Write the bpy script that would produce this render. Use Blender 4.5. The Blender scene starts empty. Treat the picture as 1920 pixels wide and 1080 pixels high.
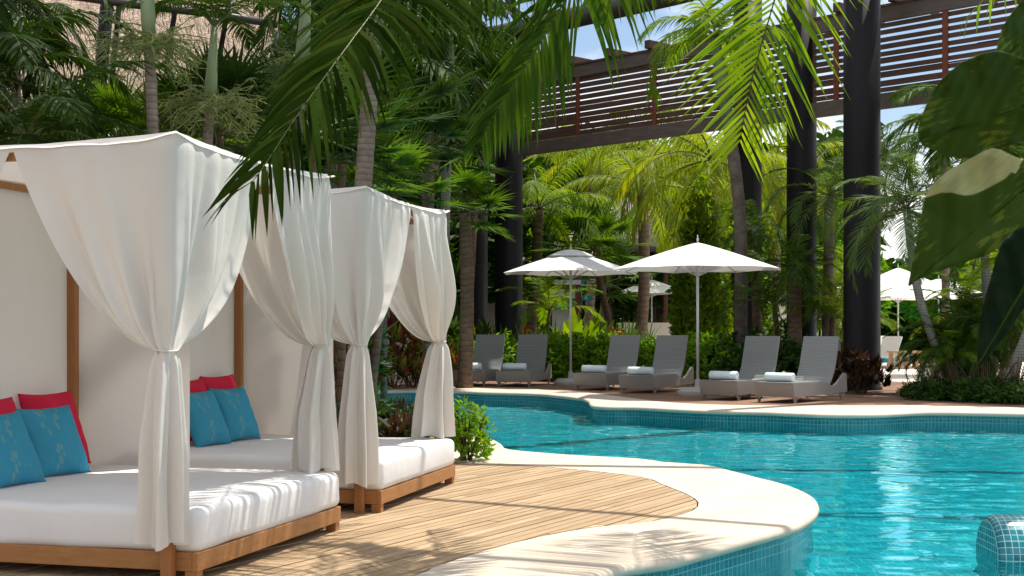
import bpy, bmesh, math, random
from mathutils import Vector, Matrix, noise
C = bpy.context.scene
COL = C.collection
R = math.radians
random.seed(7)
V = Vector
# ------------------------------------------------------------------ camera, world, sun
CAMZ, FP, HY = 1.25, 2600.0, 615.0
cam = bpy.data.cameras.new("camera"); co = bpy.data.objects.new("camera", cam); COL.objects.link(co)
co.location = (0, 0, CAMZ); co.rotation_euler = (R(90), 0, 0)
cam.sensor_width = 36; cam.lens = 36*FP/1920; cam.shift_y = (HY-540)/1920
cam.clip_start = .05; cam.clip_end = 6000
cam.dof.use_dof = True; cam.dof.focus_distance = 14; cam.dof.aperture_fstop = 20
C.camera = co
SUN = V((.27, .26, .93)).normalized()
w = bpy.data.worlds.new("World"); C.world = w; w.use_nodes = True
nt = w.node_tree; nt.nodes.clear()
sky = nt.nodes.new("ShaderNodeTexSky"); sky.sky_type = 'NISHITA'; sky.sun_disc = False
sky.sun_elevation = math.asin(SUN.z); sky.sun_rotation = math.atan2(SUN.x, SUN.y)
sky.dust_density = .6; sky.air_density = 1.0
tc = nt.nodes.new("ShaderNodeTexCoord"); nz = nt.nodes.new("ShaderNodeTexNoise")
nz.inputs['Scale'].default_value = 3.2; nz.inputs['Detail'].default_value = 9; nz.inputs['Roughness'].default_value = .58
mp = nt.nodes.new("ShaderNodeMapping"); mp.inputs['Scale'].default_value = (1, 1, 2.2); mp.inputs['Location'].default_value = (.35, .1, .4)
cr = nt.nodes.new("ShaderNodeValToRGB"); cr.color_ramp.elements[0].position = .40; cr.color_ramp.elements[1].position = .60
mx = nt.nodes.new("ShaderNodeMixRGB"); mx.inputs['Color2'].default_value = (10.2, 10, 9.8, 1)
bg = nt.nodes.new("ShaderNodeBackground"); bg.inputs['Strength'].default_value = .1
wo = nt.nodes.new("ShaderNodeOutputWorld")
L = nt.links.new
L(tc.outputs['Generated'], mp.inputs[0]); L(mp.outputs[0], nz.inputs['Vector']); L(nz.outputs[0], cr.inputs[0])
L(cr.outputs[0], mx.inputs['Fac']); L(sky.outputs[0], mx.inputs['Color1']); L(mx.outputs[0], bg.inputs[0]); L(bg.outputs[0], wo.inputs[0])
sl = bpy.data.lights.new("sun", 'SUN'); sl.energy = 4.6; sl.angle = R(.55); sl.color = (1, .94, .84)
so = bpy.data.objects.new("sun", sl); COL.objects.link(so); so.rotation_euler = SUN.to_track_quat('Z', 'Y').to_euler()
C.view_settings.view_transform = 'Standard'; C.view_settings.look = 'None'; C.view_settings.gamma = 1
C.view_settings.exposure = .5
C.cycles.max_bounces = 7; C.cycles.transparent_max_bounces = 12; C.cycles.diffuse_bounces = 4
C.cycles.caustics_reflective = False; C.cycles.caustics_refractive = True
C.cycles.sample_clamp_indirect = 6

def G(px, py, z=0.0):
    Y = FP*(CAMZ-z)/(py-HY); return V(((px-960)/FP*Y, Y, z))
def P(px, py, Y):
    return V(((px-960)/FP*Y, Y, CAMZ-(py-HY)/FP*Y))

# ------------------------------------------------------------------ helpers
def tag(o, label=None, cat=None, group=None, kind=None):
    if label: o['label'] = label
    if cat: o['category'] = cat
    if group: o['group'] = group
    if kind: o['kind'] = kind
    return o
def empty(name, loc=(0,0,0), rz=0, label=None, cat=None, group=None):
    o = bpy.data.objects.new(name, None); COL.objects.link(o); o.location = loc; o.rotation_euler.z = rz
    return tag(o, label, cat, group)
class MB:
    def __init__(s): s.v = []; s.f = []; s.uv = None
    def quad(s, a, b, c, d):
        n = len(s.v); s.v += [a, b, c, d]; s.f.append((n, n+1, n+2, n+3))
    def box(s, lo, hi, M=None):
        n = len(s.v)
        for z in (lo[2], hi[2]):
            for x, y in ((lo[0],lo[1]),(hi[0],lo[1]),(hi[0],hi[1]),(lo[0],hi[1])):
                p = V((x, y, z)); s.v.append(M @ p if M else p)
        for f in ((3,2,1,0),(4,5,6,7),(0,1,5,4),(1,2,6,5),(2,3,7,6),(3,0,4,7)): s.f.append(tuple(n+i for i in f))
    def prism(s, prof, ax0, ax1, M=None):   # prof: list of (y,z), extruded along x
        n = len(s.v); k = len(prof)
        for x in (ax0, ax1):
            for y, z in prof:
                p = V((x, y, z)); s.v.append(M @ p if M else p)
        s.f.append(tuple(n+i for i in range(k))[::-1]); s.f.append(tuple(n+k+i for i in range(k)))
        for i in range(k): s.f.append((n+i, n+(i+1) % k, n+k+(i+1) % k, n+k+i))
    def tube(s, pts, rad, seg=10, cap=True, squash=1):
        n = len(s.v); m = len(pts); up = V((0,0,1)); prevx = None
        for i, p in enumerate(pts):
            p = V(p); a = V(pts[max(0, i-1)]); b = V(pts[min(m-1, i+1)]); t = (b-a).normalized()
            if prevx is None:
                x = t.cross(V((.13,.97,.2)) if abs(t.z) > .8 else up).normalized()
            else: x = (prevx - t*prevx.dot(t)).normalized()
            prevx = x; y = t.cross(x); r = rad[i] if isinstance(rad, (list, tuple)) else rad
            for k in range(seg):
                A = 2*math.pi*k/seg; s.v.append(p + x*math.cos(A)*r + y*math.sin(A)*r*squash)
        for i in range(m-1):
            for k in range(seg):
                a = n+i*seg+k; b = n+i*seg+(k+1) % seg; s.f.append((a, b, b+seg, a+seg))
        if cap:
            s.f.append(tuple(n+k for k in range(seg))[::-1]); s.f.append(tuple(n+(m-1)*seg+k for k in range(seg)))
    def lathe(s, prof, seg=24, c=(0,0,0)):
        n = len(s.v); c = V(c)
        for r, z in prof:
            for k in range(seg):
                A = 2*math.pi*k/seg; s.v.append(c+V((r*math.cos(A), r*math.sin(A), z)))
        for i in range(len(prof)-1):
            for k in range(seg):
                a = n+i*seg+k; b = n+i*seg+(k+1) % seg; s.f.append((a, b, b+seg, a+seg))
        s.f.append(tuple(n+k for k in range(seg))[::-1]); s.f.append(tuple(n+(len(prof)-1)*seg+k for k in range(seg)))
    def mesh(s, name, mat, smooth=False):
        me = bpy.data.meshes.new(name); me.from_pydata([tuple(v) for v in s.v], [], s.f); me.update()
        if mat: me.materials.append(mat)
        if smooth: me.polygons.foreach_set('use_smooth', [True]*len(me.polygons))
        return me
    def build(s, name, mat, parent=None, smooth=False, loc=None):
        o = bpy.data.objects.new(name, s.mesh(name, mat, smooth)); COL.objects.link(o)
        if parent: o.parent = parent
        if loc is not None: o.location = loc
        return o
def inst(name, me, parent=None, loc=(0,0,0), rz=0, sc=1, tilt=(0,0)):
    o = bpy.data.objects.new(name, me); COL.objects.link(o); o.location = loc
    o.rotation_euler = (tilt[0], tilt[1], rz); o.scale = (sc,)*3 if not isinstance(sc, tuple) else sc
    if parent: o.parent = parent
    return o
def bevel(o, wd, seg=2):
    m = o.modifiers.new('b', 'BEVEL'); m.width = wd; m.segments = seg; m.limit_method = 'ANGLE'; m.angle_limit = R(35); return o
def from_bm(name, bm, mat, parent=None, smooth=False):
    me = bpy.data.meshes.new(name); bm.to_mesh(me); bm.free(); me.materials.append(mat)
    if smooth: me.polygons.foreach_set('use_smooth', [True]*len(me.polygons))
    o = bpy.data.objects.new(name, me); COL.objects.link(o)
    if parent: o.parent = parent
    return o
def copy_tree(o, parent=None):
    c = o.copy(); COL.objects.link(c)
    if parent: c.parent = parent
    for ch in [x for x in o.children]: copy_tree(ch, c)
    return c
def catmull(pts, step=.25, closed=True, dim=2):
    out = []; n = len(pts)
    for i in range(n if closed else n-1):
        p0, p1, p2, p3 = (pts[(i+k-1) % n] if closed else pts[min(max(i+k-1, 0), n-1)] for k in range(4))
        m = max(2, int((V(p2)-V(p1)).length/step)); m = min(m, 40)
        for k in range(m):
            t = k/m
            out.append(tuple(.5*((2*p1[a]) + (-p0[a]+p2[a])*t + (2*p0[a]-5*p1[a]+4*p2[a]-p3[a])*t*t + (-p0[a]+3*p1[a]-3*p2[a]+p3[a])*t**3) for a in range(dim)))
    if not closed: out.append(tuple(pts[-1][:dim]))
    return out

# ------------------------------------------------------------------ materials
class N:
    def __init__(s, name, rough=.6, spec=.5):
        m = bpy.data.materials.new(name); m.use_nodes = True; s.m = m; s.t = m.node_tree
        s.b = s.t.nodes['Principled BSDF']; s.out = s.t.nodes['Material Output']
        s.b.inputs['Roughness'].default_value = rough; s.b.inputs['Specular IOR Level'].default_value = spec
    def n(s, ty, **kw):
        nd = s.t.nodes.new('ShaderNode'+ty)
        for k, v in kw.items():
            if k in nd.inputs: nd.inputs[k].default_value = v
            else: setattr(nd, k, v)
        return nd
    def l(s, a, b): s.t.links.new(a, b)
    def coord(s, kind='Object', scale=(1,1,1), rot=(0,0,0)):
        c = s.n('TexCoord'); mp = s.n('Mapping'); mp.inputs['Scale'].default_value = scale; mp.inputs['Rotation'].default_value = rot
        s.l(c.outputs[kind], mp.inputs[0]); return mp.outputs[0]
    def noise(s, vec, scale, detail=4, rough=.55):
        nd = s.n('TexNoise'); nd.inputs['Scale'].default_value = scale; nd.inputs['Detail'].default_value = detail; nd.inputs['Roughness'].default_value = rough
        if vec: s.l(vec, nd.inputs['Vector'])
        return nd.outputs[0]
    def ramp(s, fac, stops):
        r = s.n('ValToRGB'); e = r.color_ramp.elements
        while len(e) < len(stops): e.new(.5)
        for i, (p, c) in enumerate(stops):
            e[i].position = p; e[i].color = (*c, 1) if len(c) == 3 else c
        s.l(fac, r.inputs[0]); return r.outputs[0]
    def mix(s, fac, a, b, mode='MIX'):
        m = s.n('MixRGB', blend_type=mode)
        for x, k in ((fac, 'Fac'), (a, 'Color1'), (b, 'Color2')):
            if isinstance(x, (int, float)): m.inputs[k].default_value = x
            elif isinstance(x, tuple): m.inputs[k].default_value = (*x, 1)
            else: s.l(x, m.inputs[k])
        return m.outputs[0]
    def math(s, op, a, b=None):
        m = s.n('Math', operation=op)
        for i, x in enumerate((a, b)):
            if x is None: continue
            if isinstance(x, (int, float)): m.inputs[i].default_value = x
            else: s.l(x, m.inputs[i])
        return m.outputs[0]
    def col(s, x):
        if isinstance(x, tuple): s.b.inputs['Base Color'].default_value = (*x, 1)
        else: s.l(x, s.b.inputs['Base Color'])
        return s
    def bump(s, h, strength=.4, dist=.01):
        b = s.n('Bump'); b.inputs['Strength'].default_value = strength; b.inputs['Distance'].default_value = dist
        s.l(h, b.inputs['Height']); s.l(b.outputs[0], s.b.inputs['Normal']); return s

def leaf_mat(name, cols, trans=.35, rough=.42, scale=None):
    q = N(name, rough+.12, .18); g = q.n('NewGeometry'); oi = q.n('ObjectInfo')
    f = q.ramp(g.outputs['Random Per Island'], [(i/(len(cols)-1), c) for i, c in enumerate(cols)])
    nz = q.noise(q.coord('Object'), .9 if not scale else scale, 3)
    c = q.mix(q.ramp(nz, [(.35, (0,0,0)), (.65, (1,1,1))]), f, q.mix(1.0, f, (.62, .72, .5), 'MULTIPLY'))
    c2 = q.mix(oi.outputs['Random'], c, q.mix(1.0, c, (.8, .85, .8), 'MULTIPLY'))
    q.col(c2)
    tr = q.n('BsdfTranslucent'); q.l(q.mix(1.0, c2, (1.6, 1.5, .35), 'MULTIPLY'), tr.inputs[0])
    ms = q.n('MixShader'); ms.inputs[0].default_value = trans
    q.l(q.b.outputs[0], ms.inputs[1]); q.l(tr.outputs[0], ms.inputs[2]); q.l(ms.outputs[0], q.out.inputs[0])
    return q.m
LM = {
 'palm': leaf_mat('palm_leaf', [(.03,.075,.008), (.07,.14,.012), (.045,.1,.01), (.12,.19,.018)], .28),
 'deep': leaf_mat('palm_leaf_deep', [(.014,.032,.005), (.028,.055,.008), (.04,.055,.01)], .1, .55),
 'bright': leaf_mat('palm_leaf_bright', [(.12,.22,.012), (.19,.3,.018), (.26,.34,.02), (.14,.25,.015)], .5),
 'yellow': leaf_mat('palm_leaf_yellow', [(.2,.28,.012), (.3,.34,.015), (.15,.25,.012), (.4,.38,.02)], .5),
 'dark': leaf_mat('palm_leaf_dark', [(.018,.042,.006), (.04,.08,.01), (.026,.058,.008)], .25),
 'blue': leaf_mat('palm_leaf_blue', [(.06,.11,.035), (.1,.17,.05), (.09,.15,.03)], .35),
 'fan': leaf_mat('fan_leaf', [(.05,.12,.012), (.12,.21,.02), (.08,.16,.015)], .4),
 'hedge': leaf_mat('hedge_leaf', [(.13,.28,.012), (.22,.42,.02), (.09,.2,.012), (.34,.5,.03)], .45),
 'shrubd': leaf_mat('shrub_leaf_dark', [(.02,.055,.008), (.05,.11,.012), (.035,.085,.01)], .25),
 'croton': leaf_mat('croton_leaf', [(.26,.05,.04), (.1,.2,.02), (.3,.14,.06), (.3,.42,.04), (.12,.05,.03), (.4,.06,.07), (.38,.2,.08)], .35, .4),
 'bronze': leaf_mat('bronze_leaf', [(.06,.022,.02), (.09,.04,.03), (.04,.03,.018)], .2, .45),
 'flower': leaf_mat('orange_flower', [(.7,.1,.02), (.8,.2,.02)], .3),
 'red': leaf_mat('red_leaf', [(.35,.02,.05), (.2,.02,.03), (.45,.05,.06)], .3),
 'pale': leaf_mat('pale_twig', [(.3,.33,.15), (.22,.25,.1)], .1),
}
def fabric(name, col, trans=.25, fine=900, rough=.85):
    q = N(name, rough, .2); v = q.coord('Object')
    q.col(q.mix(q.noise(v, 3.0, 4), col, tuple(c*.93 for c in col)))
    wv = q.n('TexWave'); wv.inputs['Scale'].default_value = fine; q.l(v, wv.inputs[0])
    q.bump(q.noise(v, 7.0, 5), .25, .02)
    if trans:
        tr = q.n('BsdfTranslucent', Color=(*col, 1)); ms = q.n('MixShader'); ms.inputs[0].default_value = trans
        q.l(q.b.outputs[0], ms.inputs[1]); q.l(tr.outputs[0], ms.inputs[2]); q.l(ms.outputs[0], q.out.inputs[0])
    return q.m
for k_ in ('deep', 'palm', 'dark'):
    LM[k_].node_tree.nodes['Principled BSDF'].inputs['Specular IOR Level'].default_value = 0.0 if k_ == 'deep' else .1
M = {}
M['curtain'] = fabric('white_curtain', (.80, .775, .735), .22)
M['canopy'] = fabric('canopy_cloth', (.82, .8, .77), .12)
M['mattress'] = fabric('white_mattress', (.78, .78, .79), 0)
M['umbrella'] = fabric('umbrella_cloth', (.82, .82, .8), .12)
M['towel'] = fabric('towel', (.68, .78, .8), 0)
M['redcloth'] = fabric('red_cloth', (.62, .02, .06), 0)
def wood(name, a, b, axis=(1,1,1), rough=.45, sc=6):
    q = N(name, rough, .4); v = q.coord('Object', axis)
    n1 = q.noise(v, sc, 6, .65); n2 = q.noise(v, sc*6, 3)
    q.col(q.mix(q.math('MULTIPLY', n2, .5), q.mix(q.ramp(n1, [(.3, (0,0,0)), (.7, (1,1,1))]), a, b), tuple(c*.5 for c in a)))
    q.bump(n2, .3, .004); return q.m
M['teak'] = wood('teak', (.36, .15, .045), (.5, .24, .08), (6, 1, 6))
M['teakx'] = wood('teak_cross', (.36, .15, .045), (.5, .24, .08), (1, 6, 6))
M['teakz'] = wood('teak_post', (.36, .15, .045), (.46, .2, .065), (6, 6, 1))
M['brown'] = wood('brown_timber', (.09, .04, .027), (.165, .08, .053), (1, 1, 5), .6, 2)
M['redwood'] = wood('red_timber', (.2, .05, .025), (.26, .07, .04), (4, 4, 1), .6, 3)
M['greywood'] = wood('weathered_board', (.12, .085, .07), (.2, .15, .13), (1, 1, 5), .7, 2)
M['tan'] = wood('tan_wood', (.5, .27, .12), (.6, .36, .18), (2, 2, 2))
# deck boards
def board_mat(name, cols, gr):
    q = N(name, .75, .25); g = q.n('NewGeometry')
    v = q.coord('UV', (1.0, 14, 1)); n1 = q.noise(v, 2.2, 8, .7)
    base = q.ramp(g.outputs['Random Per Island'], [(i/(len(cols)-1), c) for i, c in enumerate(cols)])
    c = q.mix(q.ramp(n1, [(.35, (0,0,0)), (.7, (1,1,1))]), base, q.mix(1.0, base, (.72, .66, .6), 'MULTIPLY'))
    big = q.noise(q.coord('Object'), .7, 4)
    c = q.mix(q.ramp(big, [(.45, (0,0,0)), (.75, (1,1,1))]), c, q.mix(1.0, c, gr, 'MULTIPLY'))
    v2 = q.coord('UV', (.35, 60, 1)); n3 = q.noise(v2, 3, 3)
    c = q.mix(q.ramp(n3, [(.62, (0,0,0)), (.7, (1,1,1))]), c, q.mix(1.0, c, (.45, .38, .32), 'MULTIPLY'))
    q.col(c); q.bump(q.math('ADD', n1, n3), .5, .006); return q.m
M['deck'] = board_mat('deck_board', [(.44,.315,.19), (.52,.385,.24), (.37,.26,.155), (.55,.42,.27)], (.8,.78,.75))
M['fdeck'] = board_mat('red_deck_board', [(.28,.165,.11), (.34,.205,.14), (.24,.14,.09)], (.7,.65,.6))
# stone coping
q = N('coping_stone', .8, .3); v = q.coord('Object')
q.col(q.mix(q.ramp(q.noise(v, 2.2, 8, .65), [(.35,(0,0,0)),(.75,(1,1,1))]), (.64,.555,.45), (.5,.42,.33)))
q.bump(q.noise(v, 95, 6, .7), .6, .006); M['coping'] = q.m
q = N('plaza_stone', .8, .3); v = q.coord('Object')
q.col(q.mix(q.noise(v, .8, 6), (.6,.53,.45), (.7,.63,.55))); M['plaza'] = q.m
q = N('soil', .95, .1); v = q.coord('Object')
q.col(q.mix(q.noise(v, 3, 8, .7), (.03,.02,.012), (.075,.05,.03))); q.bump(q.noise(v, 12, 6), 1, .05); M['soil'] = q.m
def mosaic(name, size, tile, tile2, grout, coordk='UV', rough=.22):
    q = N(name, rough, .5); v = q.coord(coordk)
    b = q.n('TexBrick', offset=0.0, squash=1.0); b.inputs['Scale'].default_value = 1
    b.inputs['Brick Width'].default_value = size; b.inputs['Row Height'].default_value = size
    b.inputs['Mortar Size'].default_value = size*.055; b.inputs['Mortar Smooth'].default_value = .1; b.inputs['Bias'].default_value = 0
    b.inputs['Color1'].default_value = (*tile, 1); b.inputs['Color2'].default_value = (*tile2, 1); b.inputs['Mortar'].default_value = (*grout, 1)
    q.l(v, b.inputs['Vector']); q.col(b.outputs[0])
    nn = q.noise(v, 2, 3); q.col(q.mix(nn, b.outputs[0], q.mix(1.0, b.outputs[0], (.8,.9,.9), 'MULTIPLY')))
    q.bump(q.math('MULTIPLY', b.outputs['Fac'], -1.0), .4, .003); return q.m
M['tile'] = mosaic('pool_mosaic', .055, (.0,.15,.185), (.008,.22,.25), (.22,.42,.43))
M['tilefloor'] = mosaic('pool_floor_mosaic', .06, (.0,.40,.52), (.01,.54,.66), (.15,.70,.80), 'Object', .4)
M['tileseat'] = mosaic('seat_mosaic', .043, (.0,.15,.19), (.01,.30,.34), (.6,.72,.72))
# water
q = N('pool_water'); q.t.nodes.remove(q.b)
gl = q.n('BsdfGlass', IOR=1.33, Roughness=0.0, Color=(.56,.985,1.0,1)); q.l(gl.outputs[0], q.out.inputs[0]); M['water'] = q.m
q = N('far_water', .1, .5); q.col((.02,.42,.5)); M['farwater'] = q.m
q = N('black_steel', .5, .2); v = q.coord('Object', (1,1,.4))
q.col(q.mix(q.noise(v, 2, 5), (.006,.0055,.0065), (.013,.011,.012))); M['steel'] = q.m
q = N('brown_steel', .45, .5); q.col((.045,.032,.03)); M['bsteel'] = q.m
q = N('silver_metal', .35, .5); q.b.inputs['Metallic'].default_value = .3; q.col((.6,.6,.6)); M['silver'] = q.m
q = N('concrete', .85, .3); v = q.coord('Object'); q.col(q.mix(q.noise(v, 6, 6), (.4,.39,.37), (.55,.54,.52))); M['concrete'] = q.m
q = N('cream_wall', .85, .2); v = q.coord('Object'); q.col(q.mix(q.noise(v, 1.2, 5), (.62,.57,.5), (.7,.66,.6))); M['cream'] = q.m
q = N('white_paint', .5, .4); q.col((.78,.78,.76)); M['white'] = q.m
q = N('teal_paint', .5, .4); q.col((.01,.28,.36)); M['teal'] = q.m
q = N('green_paint', .5, .4); q.col((.02,.4,.15)); M['green'] = q.m
def wicker(name, a, b):
    q = N(name, .5, .4); v = q.coord('UV'); w1 = q.n('TexWave', wave_type='BANDS', bands_direction='Y'); w1.inputs['Scale'].default_value = 9
    w1.inputs['Distortion'].default_value = .15; q.l(v, w1.inputs[0])
    q.col(q.mix(w1.outputs[1], b, a)); q.bump(w1.outputs[1], .5, .008); return q.m
M['wicker'] = wicker('grey_wicker', (.27,.28,.275), (.20,.21,.21))
q = N('grey_weave_side', .55, .4); v = q.coord('Object'); w1 = q.n('TexWave', wave_type='BANDS', bands_direction='Z'); w1.inputs['Scale'].default_value = 16
q.l(v, w1.inputs[0]); q.col(q.mix(w1.outputs[1], (.24,.225,.21), (.32,.3,.285))); M['weave'] = q.m
q = N('thatch', .95, .1); v = q.coord('Object', (1, 1, .12)); n1 = q.noise(v, 22, 6, .7); n2 = q.noise(q.coord('Object', (1,1,.5)), 1.6, 4)
q.col(q.mix(q.ramp(n1, [(.35,(0,0,0)),(.62,(1,1,1))]), (.2,.14,.1), (.72,.57,.44))); q.bump(n1, 1, .05); M['thatch'] = q.m
q = N('grey_thatch', .95, .1); v = q.coord('Object', (1, 1, .15)); n1 = q.noise(v, 10, 6, .7)
q.col(q.mix(q.ramp(n1, [(.35,(0,0,0)),(.62,(1,1,1))]), (.2,.17,.17), (.5,.45,.43))); q.bump(n1, 1, .05); M['gthatch'] = q.m
def trunk_mat(name, a, b, rings=14, dist=1.2):
    q = N(name, .85, .2); v = q.coord('Object'); w1 = q.n('TexWave', wave_type='BANDS', bands_direction='Z', wave_profile='SAW')
    w1.inputs['Scale'].default_value = rings; w1.inputs['Distortion'].default_value = dist; w1.inputs['Detail'].default_value = 3; q.l(v, w1.inputs[0])
    nn = q.noise(v, 5, 6, .7)
    q.col(q.mix(q.ramp(w1.outputs[1], [(0,(.9,.9,.9)),(.12,(.25,.25,.25)),(.6,(0,0,0))]), q.mix(q.ramp(nn, [(.3,(0,0,0)),(.7,(1,1,1))]), a, b), tuple(c*.3 for c in a))); q.bump(q.math('ADD', w1.outputs[1], nn), .7, .02); return q.m
M['trunk'] = trunk_mat('ringed_trunk', (.12,.095,.08), (.3,.26,.22), 6.0)
M['trunkc'] = trunk_mat('coconut_trunk', (.15,.1,.075), (.3,.21,.16), 1.6, 4)
M['trunkf'] = trunk_mat('fibrous_trunk', (.1,.07,.05), (.22,.15,.1), 2.5, 9)
M['trunkp'] = trunk_mat('pale_trunk', (.2,.2,.17), (.36,.36,.32), 6, 2)
q = N('crownshaft', .45, .4); v = q.coord('Object', (3,3,.5)); q.col(q.mix(q.noise(v, 3, 4), (.14,.2,.07), (.3,.36,.2))); M['shaft'] = q.m
q = N('rachis', .5, .4); q.col((.09,.11,.025)); M['rachis'] = q.m
q = N('dark_rachis', .5, .4); q.col((.03,.025,.015)); M['drachis'] = q.m
q = N('stem_wood', .8, .2); q.col((.08,.055,.035)); M['stem'] = q.m
def cushion_mat(name, base, base2, spot):
    q = N(name, .85, .2); v = q.coord('UV'); sp = q.n('SeparateXYZ'); q.l(v, sp.inputs[0])
    acc = None
    for k, (cx, fr, am, ph) in enumerate(((.36, 5.5, .07, 0), (.64, 4.5, .08, 2))):
        s_ = q.math('SINE', q.math('ADD', q.math('MULTIPLY', sp.outputs[1], fr), float(ph)))
        d = q.math('ABSOLUTE', q.math('SUBTRACT', q.math('SUBTRACT', sp.outputs[0], cx), q.math('MULTIPLY', s_, am)))
        m_ = q.math('LESS_THAN', d, .085); acc = m_ if acc is None else q.math('MAXIMUM', acc, m_)
    vo = q.n('TexVoronoi'); vo.inputs['Scale'].default_value = 1; mp2 = q.n('Mapping'); mp2.inputs['Scale'].default_value = (15, 7, 1); mp2.inputs['Rotation'].default_value = (0,0,.5)
    q.l(v, mp2.inputs[0]); q.l(mp2.outputs[0], vo.inputs['Vector'])
    lf = q.math('MULTIPLY', q.math('LESS_THAN', vo.outputs['Distance'], .42), acc)
    q.col(q.mix(q.math('MULTIPLY', lf, .28), q.mix(q.noise(v, 4, 3), base, base2), spot)); q.bump(q.noise(q.coord('Object'), 14, 4), .4, .01); return q.m
M['bluecloth'] = cushion_mat('blue_leaf_cloth', (.035,.25,.4), (.05,.31,.45), (.3,.42,.22))

# ------------------------------------------------------------------ pool, coping, ground, decks
def xy(p): return (p.x, p.y)
pool_px1 = [(1100,1075),(1160,1056),(1240,1045),(1290,1032),(1365,1012),(1440,992),(1480,980),(1510,962),(1520,945),(1512,930),(1490,917),(1455,905),(1415,895),(1365,882),(1315,871),(1240,866),(1200,860),(1060,852),(950,842),(930,830),(910,820),(880,812)]
pool_far = [(735,732),(850,732),(910,734),(1010,737),(1085,744),(1108,750),(1122,760),(1200,762),(1320,768),(1440,771),(1540,775),(1640,775),(1740,771),(1920,774)]
pool = [xy(G(*p)) for p in pool_px1] + [(-1.2,17.8),(-2.6,19.2),(-3.9,22.5),(-3.6,26.3)] + [xy(G(*p)) for p in pool_far] + \
       [(9.6,19.6),(12,16.5),(12.5,8),(9,2.6),(2,2.2),(-1.2,2.4),(-1.6,3.4),(-1.1,4.7),(-.4,5.9)]
out_near = [(775,1080),(810,1065),(910,1032),(1010,1007),(1110,989),(1200,980),(1250,972),(1300,957),(1310,942),(1290,927),(1240,907),(1200,893),(1060,878),(985,872),(930,868),(855,866)]
out_far = [(735,724),(850,726),(953,727),(1020,730),(1087,734),(1153,742),(1240,753),(1330,758),(1440,760),(1640,760),(1740,760),(1920,764)]
outer = [xy(G(*p)) for p in out_near] + [(-.75,14.0),(-1.0,16.0),(-1.9,17.7),(-3.2,18.8),(-4.6,22.4),(-4.3,27.6)] + [xy(G(*p)) for p in out_far] + \
        [(10,20.6),(13,17.5),(13.6,7.5),(9.4,1.8),(2,1.5),(-1.6,1.7),(-2.6,3.2),(-1.9,4.9),(-1.1,6.1)]
pl = catmull(pool, .16); ol = catmull(outer, .2)
def fill(loops, z, name, mat, kind='structure'):
    bm = bmesh.new(); edges = []
    for lp in loops:
        vs = [bm.verts.new((x, y, z)) for x, y in lp]
        for i in range(len(vs)): edges.append(bm.edges.new((vs[i], vs[(i+1) % len(vs)])))
    bmesh.ops.triangle_fill(bm, use_beauty=True, use_dissolve=False, edges=edges)
    for f in bm.faces:
        if f.normal.z < 0: f.normal_flip()
    o = from_bm(name, bm, mat); tag(o, kind=kind); return o
BIG = 1800
gl_ = [(-BIG,-60),(BIG,-60),(BIG,2200),(-BIG,2200)]
fill([gl_, ol], -.035, 'ground', M['soil'])
fill([ol, pl], 0, 'coping_top', M['coping'])
# bullnose edge and pool wall swept along the pool outline
def sweep(loop, prof, name, mat, smooth=True):
    area = sum(loop[i][0]*loop[(i+1) % len(loop)][1]-loop[(i+1) % len(loop)][0]*loop[i][1] for i in range(len(loop)))
    sg = 1 if area > 0 else -1     # inward normal sign
    me_v = []; fs = []; uvs = []; n = len(loop); k = len(prof); dist = 0; D = []
    for i in range(n):
        a = V(loop[i-1]); b = V(loop[(i+1) % n]); t = (b-a).normalized(); nr = V((-t.y, t.x))*sg
        D.append(dist); dist += (V(loop[(i+1) % n])-V(loop[i])).length
        for o, z in prof: me_v.append((loop[i][0]+nr.x*o, loop[i][1]+nr.y*o, z))
    for i in range(n):
        for j in range(k-1):
            i2 = (i+1) % n; fs.append((i*k+j, i*k+j+1, i2*k+j+1, i2*k+j)); d2 = D[i2] if i2 else dist
            uvs += [(D[i], prof[j][1]), (D[i], prof[j+1][1]), (d2, prof[j+1][1]), (d2, prof[j][1])]
    me = bpy.data.meshes.new(name); me.from_pydata(me_v, [], fs); me.materials.append(mat)
    ul = me.uv_layers.new(name='UVMap')
    for i, u in enumerate(uvs): ul.data[i].uv = u
    if smooth: me.polygons.foreach_set('use_smooth', [True]*len(fs))
    o = bpy.data.objects.new(name, me); COL.objects.link(o); return tag(o, kind='structure')
sweep(pl, [(0,0),(.03,-.004),(.05,-.014),(.06,-.032),(.058,-.055),(.04,-.07),(0.012,-.072)], 'coping_edge', M['coping'])
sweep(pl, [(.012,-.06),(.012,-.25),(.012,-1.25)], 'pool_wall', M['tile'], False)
fill([pl], -1.25, 'pool_floor', M['tilefloor'])
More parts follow.
